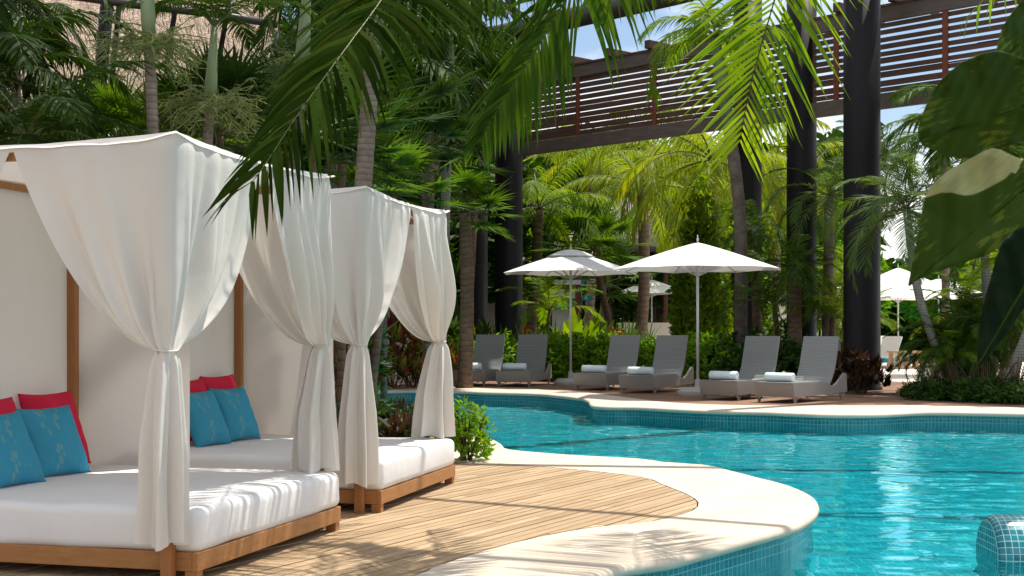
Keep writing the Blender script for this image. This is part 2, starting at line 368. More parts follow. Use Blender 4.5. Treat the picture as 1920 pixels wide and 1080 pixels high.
# water surface: a real rippled sheet that bends the sun into light lines on the mosaic floor
def ripple(x, y):
    return .0095*noise.noise(V((x*1.5, y*2.1, 3)))+.0062*noise.noise(V((x*3.6+5, y*5.0, 7)))+.0030*noise.noise(V((x*8.5, y*11, 1)))
def inside(x, y, lp):
    c = False; n = len(lp); j = n-1
    for i in range(n):
        xi, yi = lp[i]; xj, yj = lp[j]
        if (yi > y) != (yj > y) and x < (xj-xi)*(y-yi)/(yj-yi)+xi: c = not c
        j = i
    return c
def water():
    cells = {}; cs = .5; b = MB(); idx = {}
    x0, x1, y0, y1 = -4.8, 13.2, 1.8, 28.4
    def vert(x, y):
        k = (round(x*1000), round(y*1000))
        if k not in idx: idx[k] = len(b.v); b.v.append(V((x, y, -.215+ripple(x, y))))
        return idx[k]
    j = 0; Y = y0
    nx = int((x1-x0)/.5); ny = int((y1-y0)/.5)
    for cy in range(ny):
        for cx in range(nx):
            ax, ay = x0+cx*.5, y0+cy*.5
            if not any(inside(ax+dx, ay+dy, pl[::3]) for dx in (-.1,.25,.6) for dy in (-.1,.25,.6)): continue
            m = 10
            for i in range(m):
                for j in range(m):
                    xa, ya = ax+.5*i/m, ay+.5*j/m; s_ = .5/m; b.f.append((vert(xa,ya), vert(xa+s_,ya), vert(xa+s_,ya+s_), vert(xa,ya+s_)))
    return b.build('pool_water', M['water'], None, True)
wt = tag(water(), kind='structure'); wt.cycles.is_caustics_caster = True
sl.cycles.is_caustics_light = True
for nm in ('pool_floor', 'pool_wall', 'tiled_body'):
    if nm in bpy.data.objects: bpy.data.objects[nm].cycles.is_caustics_receiver = True
# boards clipped to a polygon
def clip(poly, n, d):     # keep n.p <= d
    out = []
    for i in range(len(poly)):
        a, b = poly[i], poly[(i+1) % len(poly)]; fa = n[0]*a[0]+n[1]*a[1]-d; fb = n[0]*b[0]+n[1]*b[1]-d
        if fa <= 0: out.append(a)
        if (fa < 0 < fb) or (fb < 0 < fa):
            t = fa/(fa-fb); out.append((a[0]+(b[0]-a[0])*t, a[1]+(b[1]-a[1])*t))
    return out
def boards(poly, ang, wd, gap, name, mat, blen, ztop=0, th=.028):
    bm = bmesh.new(); uvl = bm.loops.layers.uv.new('UVMap')
    d = (math.sin(ang), math.cos(ang)); n = (math.cos(ang), -math.sin(ang))
    ss = [n[0]*x+n[1]*y for x, y in poly]; ts = [d[0]*x+d[1]*y for x, y in poly]
    s = min(ss)
    while s < max(ss):
        st = clip(clip(poly, n, s+wd-gap), (-n[0], -n[1]), -s)
        if len(st) > 2:
            t = min(ts)-random.random()*blen
            while t < max(ts):
                pc = clip(clip(st, d, t+blen-.006), (-d[0], -d[1]), -t); t += blen
                pp = []
                for p in pc:
                    if not pp or (V(p)-V(pp[-1])).length > .004: pp.append(p)
                if len(pp) > 2 and (V(pp[0])-V(pp[-1])).length < .004: pp.pop()
                if len(pp) < 3: continue
                ar = sum(pp[i][0]*pp[(i+1) % len(pp)][1]-pp[(i+1) % len(pp)][0]*pp[i][1] for i in range(len(pp)))
                if abs(ar) < .004: continue
                if ar < 0: pp.reverse()
                dz = random.uniform(-.002, .0015); off = random.random()*50
                top = [bm.verts.new((x, y, ztop+dz)) for x, y in pp]; bot = [bm.verts.new((x, y, ztop-th)) for x, y in pp]
                try: fs = [bm.faces.new(top)]
                except ValueError: continue
                for i in range(len(top)):
                    j = (i+1) % len(top); fs.append(bm.faces.new((top[j], top[i], bot[i], bot[j])))
                for f in fs:
                    for lp in f.loops:
                        x, y, z = lp.vert.co; lp[uvl].uv = (d[0]*x+d[1]*y+off, (n[0]*x+n[1]*y)+off)
        s += wd
    bmesh.ops.triangulate(bm, faces=[f for f in bm.faces if len(f.verts) > 4])
    o = from_bm(name, bm, mat); return tag(o, kind='structure')
near_line = catmull([xy(G(*p)) for p in out_near], .15, False)
def inset(line, off):
    r = []
    for i in range(len(line)):
        a = V(line[max(0, i-1)]); b = V(line[min(len(line)-1, i+1)]); t = (b-a).normalized(); r.append((line[i][0]-t.y*off, line[i][1]+t.x*off))
    return r
ndeck = [(-9,3.2),(-2.62,3.25),(-1.93,4.95),(-1.13,6.15)] + inset(near_line, .012) + [(-.8,14.0),(-1.2,13.6),(-9,14.6)]
boards(ndeck, R(29), .085, .0105, 'wood_deck', M['deck'], 3.6)
far_line = catmull([xy(G(*p)) for p in out_far], .3, False)
fdeck = [(x, y+.012) for x, y in far_line] + [(10,20.65),(13,17.6),(14.2,19),(14,32),(8,32.4),(6.6,29.4),(1,33),(-4.5,34.5),(-4.2,29)]
boards(fdeck, R(62), .14, .01, 'lounger_deck', M['fdeck'], 3.0)
fill([[(8.03,32.4),(14,32.02),(60,30),(60,90),(9,90),(7,50)]], -.02, 'plaza', M['plaza'])
fill([[(12,52),(34,50),(46,60),(40,74),(14,72)]], -.012, 'far_pool', M['farwater'])
fill([[(-4,60),(4.6,60),(4.6,46),(6.4,44),(10,70),(-4,75)]], -.025, 'garden_path', M['plaza'])
# tiled in-water bar at the lower right
a0 = G(1824, 1050, -.215); bar = empty('tiled_seat', (a0.x+.17, a0.y, -.225), R(-2), 'half-round turquoise mosaic seat with white grout rising from the pool water', 'pool seat')
vs = []; fs = []; uv = []; NA, r_ = 26, .27; cols_ = [(0, .86), (.012, .93), (.035, .98), (.07, 1.0)]+[(.07+.16*k, 1.0) for k in range(1, 12)]
prof_ = [(0, -1.03)]+[(r_-math.cos(math.pi*k/NA)*r_, -.01+math.sin(math.pi*k/NA)*r_) for k in range(NA+1)]+[(2*r_, -1.03)]
per_ = [0]
for k in range(1, len(prof_)): per_.append(per_[-1]+math.hypot(prof_[k][0]-prof_[k-1][0], prof_[k][1]-prof_[k-1][1]))
np_ = len(prof_)
for x, kk_ in cols_:
    for y, z in prof_: vs.append((x, r_+(y-r_)*kk_, z*kk_ if z > 0 else z))
for i in range(len(cols_)-1):
    for j in range(np_-1):
        a = i*np_+j; fs.append((a, a+np_, a+np_+1, a+1)); x0_, x1_ = cols_[i][0], cols_[i+1][0]; uv += [(x0_, per_[j]), (x1_, per_[j]), (x1_, per_[j+1]), (x0_, per_[j+1])]
fs.append(tuple(range(np_))); uv += [(vs[i][1], vs[i][2]) for i in range(np_)]
me = bpy.data.meshes.new('tiled_body'); me.from_pydata(vs, [], fs); ul = me.uv_layers.new(name='UVMap')
for i, u in enumerate(uv): ul.data[i].uv = u
me.materials.append(M['tileseat']); inst('tiled_body', me, bar)

# ------------------------------------------------------------------ black steel columns, ring tubes, slatted footbridge
for i, (px, Y, z, d, lb) in enumerate([
    (1616, 28.3, 9.3, .74, 'thick black round column beside the two nearest loungers'),
    (1503, 31.0, 9.3, .66, 'black round column behind the dark feather palm and between two loungers'),
    (1402, 33.4, 9.3, .68, 'black round column just right of the big right parasol pole'),
    (954, 36.0, 8.75, .72, 'black round column left of the left white parasol'),
    (891, 39.0, 6.9, .70, 'black round column close behind the fibrous fan palm trunk'),
    (845, 42.0, 6.6, .66, 'black round column partly hidden by the last bed curtain')]):
    c = P(px, 0, Y); b = MB(); b.lathe([(d/2+.04, -.03), (d/2+.04, .05), (d/2, .07), (d/2, z*.5), (d/2, z)], 40)
    o = b.build('steel_column', M['steel'], smooth=False); o.location = (c.x, Y, 0)
    for f in o.data.polygons: f.use_smooth = len(f.vertices) == 4
    tag(o, lb, 'column', 'black steel columns')
def tubething(name, pts, r, mat, lb, cat, group=None, seg=20):
    b = MB(); b.tube([p - pts[0] for p in pts], r, seg); o = b.build(name, mat, smooth=True); o.location = pts[0]; return tag(o, lb, cat, group)
tubething('steel_beam', [P(905,72,36), P(1080,32,33.5), P(1260,-10,31), V((9.5,27,9.3)), V((14,19,9.4))], .25, M['bsteel'], 'thick dark round beam crossing the sky right of the tall column top', 'beam', 'round steel beams')
tubething('steel_beam', [P(902,69,36.3), P(820,52,34), P(640,26,31), P(300,-120,27)], .24, M['bsteel'], 'round dark beam passing behind the hanging fronds at the top middle', 'beam', 'round steel beams')
tubething('steel_beam', [P(500,210,38), P(700,176,38), P(905,120,37.2)], .22, M['bsteel'], 'lower dark round beam glimpsed behind the ringed palm trunk', 'beam', 'round steel beams')
tubething('steel_strut', [P(976,46,34.9), P(935,-40,35)], .1, M['bsteel'], 'slim steel strut rising from the round beam against the sky', 'strut')
tubething('steel_strut', [P(893,70,36.3), P(893,-60,36.3)], .13, M['bsteel'], 'upright dark steel post standing on the bend of the round beam', 'strut')
# overhead pergola tubes above the frame that stripe the pool and deck with shade
for k, (a, b_, r_) in enumerate([((-7,16.2,8.2),(14,13.4,8.2),.1), ((-7,19.6,8.2),(14,17.0,8.2),.1), ((-7,12.0,8.4),(9.5,27,9.3),.16),
      ((14,19,9.4),(3,9,8.6),.14), ((-7,17.7,8.2),(14,5.1,8.2),.055), ((-7,14.0,8.2),(14,4.6,8.2),.055)]):
    tubething('pergola_tube', [V(a), V(b_)], r_, M['bsteel'], 'dark steel tube of the overhead pergola that stripes the pool with shade', 'beam', 'overhead pergola tubes', 10)
def screen(p0, p1, zb0, zt0, label, name='slatted_footbridge', nslat=10, postgap=2.6, zb1=None, zt1=None, extra=True):
    zb1 = zb0 if zb1 is None else zb1; zt1 = zt0 if zt1 is None else zt1
    d = V((p1.x-p0.x, p1.y-p0.y, 0)); Ln = d.length; ang = math.atan2(d.y, d.x)
    root = empty(name, (p0.x, p0.y, 0), ang, label, 'footbridge')
    def beam(part, x0, x1, za, zb, y0, y1, mat, sl=True):
        b = MB(); s0 = (zb1-zb0)*x0/Ln; s1 = (zb1-zb0)*x1/Ln
        vv = [V((x, y, z+(s0 if x == x0 else s1))) for z in (za, zb) for x, y in ((x0,y0),(x1,y0),(x1,y1),(x0,y1))]
        b.v = vv; b.f = [(3,2,1,0),(4,5,6,7),(0,1,5,4),(1,2,6,5),(2,3,7,6),(3,0,4,7)]; return b.build(part, mat, root)
    beam('bottom_board', 0, Ln, zb0, zb0+.33, -.06, .06, M['greywood'])
    beam('top_board', 0, Ln, zt0-.3, zt0, -.07, .07, M['greywood'])
    beam('top_plate', 0, Ln, zt0+.003, zt0+.05, -.1, .6, M['brown'])
    h = (zt0-.3)-(zb0+.33); st = h/nslat; rs = random.Random(3); x = .6+.065; prev = 0; bays = []
    while x < Ln: bays.append((prev, x)); prev = x; x += postgap
    bays.append((prev, Ln))
    for bi, (xa, xb) in enumerate(bays):
        for depth, part in ((0, 'slat_panel'), (1.3, 'rear_slat')):
            m_ = MB(); gp = (.024+.035*min(1, xa/12)) if depth == 0 else .1
            for i in range(0, nslat, 2 if depth else 1):
                ja, jb = rs.uniform(-.007,.007), rs.uniform(-.007,.007); s0 = (zb1-zb0)*xa/Ln; s1 = (zb1-zb0)*xb/Ln; y0 = -.02+depth+.012*(i % 2)
                za = zb0+.33+st*i+gp/2+depth*.06; zb = zb0+.33+st*(i+1)-gp/2+depth*.02-(.03 if depth else 0)
                n_ = len(m_.v); m_.v += [V((xx, yy, zz+(s0+ja if xx == xa else s1+jb))) for zz in (za, zb) for xx, yy in ((xa,y0),(xb,y0),(xb,y0+.035),(xa,y0+.035))]
                m_.f += [tuple(n_+q_ for q_ in f_) for f_ in ((3,2,1,0),(4,5,6,7),(0,1,5,4),(1,2,6,5),(2,3,7,6),(3,0,4,7))]
                if depth: m_.build(part, M['brown'], root); m_ = MB()
            if not depth: m_.build(part, M['brown'], root)
    x = .6
    while x < Ln: beam('post', x, x+.13, zb0+.332, zt0-.302, -.055, -.024, M['redwood']); x += postgap
    x = .3
    while extra and x < Ln: beam('joist', x, x+.16, zt0+.052, zt0+.25, -.22, 1.6, M['brown']); x += 1.35
    return root
pA = P(925, 300, 38.3); pB = P(1640, 205, 29.6); dd = (pB-pA); pC = pB + dd*.55
screen(pA, pC, 5.9, 8.05, 'dark brown slatted timber footbridge crossing behind the black columns')
screen(P(700,0,31), P(905,0,38), 5.2, 6.9, 'reddish slatted timber ramp glimpsed behind the fan palms', 'slatted_ramp', 9, 2.6, 4.9, None, False)

# ------------------------------------------------------------------ canopy day beds
W_, L_, T_ = 1.95, 1.85, 2.2
def curtain(name, corner, tie, dA, lA, dB, lB, ztop, ztie, zbot, parent, seed=0, flare=.13, nf=9, shift=(0,0), sag=0.0, flip=False):
    rnd = random.Random(seed); corner = V((*corner, 0)); tie = V((*tie, 0)); dA = V((*dA, 0)); dB = V((*dB, 0))
    tot = lA+lB; nu = 150; rows = []; ph = rnd.random()*6
    out = -(dA+dB).normalized(); ao = math.atan2(out.y, out.x); crs = out.x*dB.y-out.y*dB.x; sg = 1 if crs > 0 else -1
    nA = (-dB).normalized(); nB = (-dA).normalized()
    nv1, nv2 = 44, 40; verts = []
    for j in range(nv1+nv2+1):
        for i in range(nu+1):
            u = i/nu; s = u*tot; side = (s-lA)
            uc = side/lA if side < 0 else side/max(lB, .01)
            if side < 0: p0 = corner+dA*(-side); nn = nA
            else: p0 = corner+dB*side; nn = nB
            p0 = p0-out*.03*max(0, 1-abs(side)/.1)**2; bl = max(-1, min(1, side/.12)); nn = (nA*(1-bl)/2+nB*(1+bl)/2).normalized()
            th = ao+sg*uc*math.pi*.93
            cor = math.sin(nf*th+ph)+.4*math.sin(2.3*nf*th+ph*2)
            if j <= nv1:
                t = j/nv1
                zt = ztop-sag*min(1, max(0, abs(side)/.75))**.7
                top = p0.copy(); top.z = zt
                rt = .05*(1+.1*cor); end = tie+V((math.cos(th)*rt, math.sin(th)*rt, 0)); end.z = ztie
                c = top*.46+end*.54; c.z = ztie-.01
                if side > 0 and lB > .5: kb = min(1, side/.25); c = c.lerp(top*.6+end*.4, kb); c.z = ztie+.05*kb*(zt-ztie)
                edge = min(u, 1-u); 
                c.z += .12*min(1, edge*6)
                p = top*(1-t)**2+c*(2*t*(1-t))+end*t*t
                amp = .012*math.sin(math.pi*min(1, t*1.2))+.02*math.sin(math.pi*t)**2+.003
                f = math.sin(u*tot*(11+2*math.sin(ph))+ph+1.5*t)*.6+math.sin(u*tot*23+ph*3+2*t*t)*.35+math.sin(u*60+t*3)*.2*t
                f += .75*(noise.noise(V((u*tot*2.2, t*1.3, seed*3.1))))
                f += .75*math.sin(u*tot*46+ph+t)*t*t+.5*math.sin(u*tot*31+2*ph)*t**1.5 + (.5*math.sin(side*42+ph)*(1-.5*t) if side > .1 else .18*math.sin(side*30+ph)*(1-t))
                near = max(0, 1-abs(side)/.14); f = f*(1-near)+near*1.0*math.sin(t*3)
                p += nn*amp*f*(1.7 if abs(side) > .15 else 1)
                if t < .05: p -= nn*.02*(1-t/.05)**2
            else:
                t = (j-nv1)/nv2; base = flare*(t**.62)*(1-.12*t)
                rr = .05+base; a = .18+.17*min(1, t*2)
                th2 = th+.25*t*math.sin(ph)
                cr2 = math.sin((nf-3)*th2+ph)+.4*math.sin((nf+4)*th2+ph*2)+.6*noise.noise(V((math.cos(th)*1.5, math.sin(th)*1.5, t*2+seed)))
                rr *= (1+a*cr2)
                z = ztie+(zbot-ztie)*t+ (.015*math.sin(3*th+ph)*t)
                p = tie+V((math.cos(th2)*rr+shift[0]*min(1, t*1.8), math.sin(th2)*rr+shift[1]*min(1, t*1.8), 0)); p.z = z
                if t < .06: p = p.lerp(V((tie.x+math.cos(th)*.05*(1+.1*cor), tie.y+math.sin(th)*.05*(1+.1*cor), z)), 1-t/.06)
            verts.append(p)
    b = MB(); b.v = verts
    for j in range(nv1+nv2):
        for i in range(nu):
            a = j*(nu+1)+i; b.f.append((a, a+1, a+nu+2, a+nu+1))
    o = b.build(name, M['curtain'], parent, True)
    t = MB(); pts = [V((tie.x+math.cos(A)*.058, tie.y+math.sin(A)*.058, ztie+.004*math.sin(2*A))) for A in [2*math.pi*k/20 for k in range(21)]]
    t.tube(pts, .0055, 6); t.build('tie_cord', M['curtain'], o, True)
    return o
def drape(name, p0, p1, ztop, zbot, parent, seed, amp=.012, bulge=.05, freq=9):
    b = MB(); nu, nv = 90, 40; d = V(p1)-V(p0); Ln = d.length; n = V((-d.y, d.x)).normalized()
    for j in range(nv+1):
        for i in range(nu+1):
            u = i/nu; t = j/nv; q = V(p0)+d*u
            f = amp*(math.sin(u*Ln*freq+seed+t)*(.4+.6*t)+.8*noise.noise(V((u*Ln*4, t*1.2, seed))))+bulge*math.sin(math.pi*t)*math.sin(math.pi*u)
            b.v.append(V((q.x+n.x*f, q.y+n.y*f, ztop+(zbot-ztop)*t)))
    for j in range(nv):
        for i in range(nu): a = j*(nu+1)+i; b.f.append((a, a+1, a+nu+2, a+nu+1))
    return b.build(name, M['curtain'], parent, True)
def soft_box(lo, hi, rad, name, mat, parent, amp=.006, seed=0):
    bm = bmesh.new(); bmesh.ops.create_cube(bm, size=1)
    for v_ in bm.verts: v_.co = V([(lo[k]+hi[k])/2+v_.co[k]*(hi[k]-lo[k]) for k in range(3)])
    bmesh.ops.bevel(bm, geom=bm.edges[:], offset=rad, segments=5, profile=.5, affect='EDGES')
    big = [f for f in bm.faces if f.calc_area() > .15]
    bmesh.ops.subdivide_edges(bm, edges=[e for e in bm.edges if e.calc_length() > .3], cuts=26, use_grid_fill=True)
    for v_ in bm.verts:
        c = v_.co; k = noise.noise(V((c.x*2.2, c.y*2.2, c.z*3+seed)))*amp*1.5+noise.noise(V((c.x*7, c.y*7, c.z*9+seed)))*amp*.6
        v_.co += V((k*.6, k*.6, k))
    return from_bm(name, bm, mat, parent, True)
def daybed(loc, rz, label, seed):
    root = empty('canopy_daybed', loc, rz, label, 'daybed', 'canopy day beds on the wood deck')
    zr0, zr1 = .055, .148
    for lo, hi, m in (((-W_,0,zr0),(-.03,.03,zr1),'teakx'), ((-W_,L_-.03,zr0),(-.03,L_,zr1),'teakx'), ((-.03+.001,-.004,zr0),(.002,L_+.004,zr1),'teak'), ((-W_-.03,0,zr0),(-W_-.001,L_,zr1),'teak')):
        b = MB(); b.box(lo, hi); bevel(b.build('side_rail', M[m], root), .004)
    b = MB(); b.box((-W_,.033,.09),(-.033,L_-.033,.135)); b.build('slat_base', M['teakx'], root)
    for x, y in ((-.07,.0),(-.07,L_-.07),(-W_+.02,.0),(-W_+.02,L_-.07)):
        b = MB(); b.box((x, y+.004, 0), (x+.065, y+.064, zr0-.001)); b.build('leg', M['teakz'], root)
    posts = [(-.145,-.028),(-.145,L_+.028),(-W_+.12,-.028),(-W_+.06,L_+.028)]
    for x, y in posts:
        b = MB(); b.box((x-.03, y-.026, 0), (x+.03, y+.026, T_-.085)); bevel(b.build('post', M['teakz'], root), .004)
    for lo, hi in (((-W_+.02,-.055,T_-.105),(-.1,-.012,T_-.064)), ((-W_+.02,L_+.012,T_-.105),(-.1,L_+.055,T_-.064)), ((-.14,-.01,T_-.104),(-.1,L_+.01,T_-.065)), ((-W_+.02,-.01,T_-.104),(-W_+.06,L_+.01,T_-.065))):
        b = MB(); b.box(lo, hi); b.build('top_rail', M['teakx'], root)
    soft_box((-W_+.01,.002,.14),(.006,L_-.002,.365), .05, 'mattress', M['mattress'], root, .008, seed)
    # canopy roof cloth with folded down edge
    b = MB(); nu = 40; xs = [-W_-.035+ (W_-.04)*i/nu for i in range(nu+1)]; ys = [-.075+(L_+.14)*i/nu for i in range(nu+1)]
    def zc(x, y):
        cx = min(1, abs(2*(x+W_/2+.055)/(W_-.04)))**5; cy = min(1, abs(2*(y-L_/2+.005)/(L_+.14)))**5; ed = max(cx, cy)
        return T_-.075+.035*ed+.045*cx*cy + .008*noise.noise(V((x*5, y*5, seed)))
    grid = [[V((x, y, zc(x, y))) for x in xs] for y in ys]
    for rw in grid: b.v += rw
    for j in range(nu):
        for i in range(nu): a = j*(nu+1)+i; b.f.append((a, a+1, a+nu+2, a+nu+1))
    loop = [grid[0][i] for i in range(nu+1)]+[grid[j][nu] for j in range(1, nu+1)]+[grid[nu][i] for i in range(nu-1, -1, -1)]+[grid[j][0] for j in range(nu-1, 0, -1)]
    n0 = len(b.v); c = V((-W_/2, L_/2, 0)); m = len(loop)
    for k, drop in enumerate((0, .004, .01)):
        for q in loop:
            o_ = V((1 if q.x > -.08 else (-1 if q.x < -W_-.03 else 0), 1 if q.y > L_+.06 else (-1 if q.y < -.07 else 0), 0))*(.006*k)
            b.v.append(q+o_-V((0,0,drop+(.004*noise.noise(q*9) if k else 0))))
    for k in range(2):
        for i in range(m): a = n0+k*m+i; a2 = n0+k*m+(i+1) % m; b.f.append((a, a2, a2+m, a+m))
    b.build('canopy_cloth', M['canopy'], root, True)
    zt, zk = T_+.012, 1.14
    curtain('curtain', (-.062,-.085), (-.145,-.045), (-1,0), .93, (0,1), .97, zt, zk, .2, root, seed+1, .058, 9, (.0,-.03), .04)
    curtain('curtain', (-.068,L_+.075), (-.145,L_+.03), (-1,0), .92, (0,-1), .98, zt, zk, .375, root, seed+2, .085, 9, (-.02,-.06), .04)
    curtain('curtain', (-W_-.02,-.085), (-W_+.12,-.045), (1,0), .985, (0,1), .06, zt, zk, .17, root, seed+3, .07, 9, (0,0), .04)
    drape('head_curtain', (-W_+.02, .1), (-W_+.02, L_+.06), T_-.03, .3, root, seed+4, .014, -.07)
    drape('back_curtain', (-W_+.02, L_+.085), (-W_+.02+.86, L_+.085), T_-.03, .3, root, seed+5, .014, .05)
    return root
bedA = daybed((-1.54, 6.79, 0), R(-15), 'near white-curtained teak daybed whose left side is cut off by the frame', 10)
bedB = daybed((-.885, 9.38, 0), R(-13.3), 'farther white-curtained teak daybed standing beside the bushes and pool', 30)
def pillow_mesh(mat, w=.45, th=.12, seed=0):
    n = 24; vs = []; fs = []; uv = []
    for sgn in (1, -1):
        for j in range(n+1):
            for i in range(n+1):
                a, b = i/n*2-1, j/n*2-1
                pin = 1-.07*(1-a*a)*1 ; pin2 = 1-.07*(1-b*b)
                h = th*.5*((1-a**4)*(1-b**4))**.55+.004
                h += .006*noise.noise(V((a*3, b*3, seed+sgn)))
                vs.append((a*w/2*pin2, sgn*h, w/2+b*w/2*pin))
    m = (n+1)**2
    for s in (0, 1):
        for j in range(n):
            for i in range(n):
                a = s*m+j*(n+1)+i; f = (a, a+1, a+n+2, a+n+1); fs.append(f if s == 1 else f[::-1])
                u = [(i/n, j/n), ((i+1)/n, j/n), ((i+1)/n, (j+1)/n), (i/n, (j+1)/n)]; uv += u if s == 1 else u[::-1]
    bnd = [i for i in range(n+1)]+[j*(n+1)+n for j in range(1, n+1)]+[n*(n+1)+i for i in range(n-1, -1, -1)]+[j*(n+1) for j in range(n-1, 0, -1)]
    for k in range(len(bnd)):
        a, b = bnd[k], bnd[(k+1) % len(bnd)]; fs.append((a, b, b+m, a+m)); uv += [(0,0)]*4
    me = bpy.data.meshes.new('cushion'); me.from_pydata(vs, [], fs); me.materials.append(mat)
    ul = me.uv_layers.new(name='UVMap')
    for i, u in enumerate(uv): ul.data[i].uv = u
    me.polygons.foreach_set('use_smooth', [True]*len(fs)); return me
mb_, mr_ = pillow_mesh(M['bluecloth']), pillow_mesh(M['redcloth'], .49)
def cushion(bed, me, x, y, lean, turn, lab, z=.362, roll=0):
    Mx = Matrix.Translation(bed.location) @ Matrix.Rotation(bed.rotation_euler.z, 4, 'Z') @ Matrix.Translation((x, y, z)) @ Matrix.Rotation(R(90+turn), 4, 'Z') @ Matrix.Rotation(R(lean), 4, 'X') @ Matrix.Rotation(R(roll), 4, 'Y')
    o = bpy.data.objects.new('cushion', me); COL.objects.link(o)
    o.location = Mx.translation; o.rotation_euler = Mx.to_euler(); return tag(o, lab, 'cushion', 'cushions on the day beds')
cushion(bedA, mb_, -1.50, 1.17, -24, -12, 'whole blue leaf-patterned cushion on the near daybed')
cushion(bedA, mr_, -1.68, 1.47, -19, -6, 'red cushion leaning behind the whole blue cushion on the near daybed', .385)
cushion(bedA, mb_, -1.44, .64, -26, -6, 'blue cushion cut by the picture edge on the near daybed')
cushion(bedA, mr_, -1.62, .80, -20, -3, 'red cushion between the two blue cushions on the near daybed', .38)
cushion(bedB, mb_, -1.56, 1.24, -22, -12, 'blue leaf-patterned cushion on the far daybed nearer its back post')
cushion(bedB, mr_, -1.72, 1.32, -15, -8, 'red cushion against the back post of the far daybed', .40)
cushion(bedB, mb_, -1.56, .72, -24, -8, 'blue cushion on the far daybed half hidden by the front curtain')
cushion(bedB, mr_, -1.72, .86, -18, -3, 'red cushion on the far daybed just above the half hidden blue one', .39)

# ------------------------------------------------------------------ loungers
def lounger():
    root = empty('pool_lounger'); W2 = .34
    side = [(-.05,.34),(.6,.33),(1.12,.335),(1.3,.29),(1.48,.235),(1.66,.30),(1.95,.46),(2.02,.44),(2.05,.13),(1.9,.115),(.1,.10),(.0,.105)]
    for sx in (-1, 1):
        b = MB(); x = sx*W2; b.prism(side, x-.022, x+.022); b.build('side_panel', M['weave'], root)
    b = MB(); b.v = [V((-W2-.025,-.055,.342)),V((W2+.025,-.055,.342)),V((W2+.025,.01,.1)),V((-W2-.025,.01,.1)),V((-W2-.025,-.03,.342)),V((W2+.025,-.03,.342)),V((W2+.025,.035,.1)),V((-W2-.025,.035,.1))]
    b.f = [(0,3,2,1),(4,5,6,7),(0,1,5,4),(1,2,6,5),(2,3,7,6),(3,0,4,7)]; b.build('front_panel', M['weave'], root)
    def strip(prof, th, name):
        n = len(prof); vs = []; fs = []; uv = []; d = 0; ds = [0]
        for k in range(1, n): d += math.hypot(prof[k][0]-prof[k-1][0], prof[k][1]-prof[k-1][1]); ds.append(d)
        for k, (y, z) in enumerate(prof):
            a = prof[max(0, k-1)]; c = prof[min(n-1, k+1)]; t = V((c[0]-a[0], c[1]-a[1])).normalized(); nx, nz_ = -t.y, t.x
            vs += [(-W2+.004, y, z), (W2-.004, y, z), (W2-.004, y-nx*th, z-nz_*th), (-W2+.004, y-nx*th, z-nz_*th)]
        for k in range(n-1):
            for s in range(4):
                a = k*4+s; b_ = k*4+(s+1) % 4; fs.append((a, b_, b_+4, a+4)); u0, u1 = ((0, 1) if s == 0 else (0, .02)); uv += [(u0, ds[k]), (u1, ds[k]), (u1, ds[k+1]), (u0, ds[k+1])]
        fs += [(3,2,1,0), tuple((n-1)*4+s for s in range(4))]; uv += [(0,0)]*8
        me = bpy.data.meshes.new(name); me.from_pydata(vs, [], fs); me.materials.append(M['wicker']); ul = me.uv_layers.new(name='UVMap')
        for i, u in enumerate(uv): ul.data[i].uv = u
        return inst(name, me, root)
    strip([(-.052,.346),(.3,.343),(.7,.34),(1.12,.343),(1.28,.30),(1.38,.262)], .03, 'seat')
    bk = [(1.36,.27)]
    for k in range(1, 15):
        t = k/14; a = R(40+32*min(1, t*1.8)); bk.append((bk[-1][0]+math.cos(a)*.067, bk[-1][1]+math.sin(a)*.067))
    sc = 1
    strip(bk, .035, 'backrest')
    for x in (-W2+.01, W2-.01):
        for y, s in ((.05, 1), (1.93, -1)):
            b = MB(); b.tube([V((x, y-.03*s, .12)), V((x, y+.03*s, 0))], [.024,.016], 6); b.tube([V((x, y+.13*s, .12)), V((x, y+.04*s, 0))], [.018,.014], 6); b.build('leg', M['weave'], root)
    b = MB(); b.tube([V((0, 1.35, .28)), V((0, 1.75, .2)), V((0, 2.0, .3))], .015, 6); b.build('support_bar', M['weave'], root)
    return root
def towel_mesh():
    b = MB(); seg = 22; r = .078; Lh = .25
    prof = [(-Lh,.02),(-Lh,.5),(-Lh-.004,.8),(-Lh+.008,1),(-Lh*.5,1.02),(0,1),(Lh*.5,1.02),(Lh-.008,1),(Lh+.004,.8),(Lh,.5),(Lh,.02)]
    n = len(b.v)
    for x, k in prof:
        for s in range(seg):
            A = 2*math.pi*s/seg; rr = r*k*(1+.03*math.sin(A*2+x*3)); b.v.append(V((x, math.cos(A)*rr*1.1, r+math.sin(A)*rr*.97)))
    for i in range(len(prof)-1):
        for s in range(seg): a = i*seg+s; c = i*seg+(s+1) % seg; b.f.append((a, c, c+seg, a+seg))
    # loose end lip
    b.box((-Lh+.004, .052, .008), (Lh-.004, .098, .022))
    return b.mesh('rolled_towel', M['towel'], True)
tw = towel_mesh(); proto = lounger()
LG = [((846,724),(908,726),15,'lounger at the far end of the row beside the last bed curtain','rolled towel on the lounger beside the last bed curtain'),
      ((928,725),(996,727),15,'lounger just left of the left parasol base with its curved back in streaky sun','rolled towel on the lounger left of the left parasol base'),
      ((1078,730),(1139,735),28,'lounger standing just right of the left parasol base','rolled towel on the lounger right of the left parasol base'),
      ((1162,736),(1230,740),29,'lounger whose corner meets the right parasol pole on its left side','rolled towel on the lounger left of the right parasol pole'),
      ((1317,750),(1385,753),35,'lounger standing just right of the right parasol base','rolled towel on the lounger right of the right parasol base'),
      ((1417,755),(1495,758),38,'nearest lounger of the row in front of the thickest black column','rolled towel on the nearest lounger by the thickest column')]
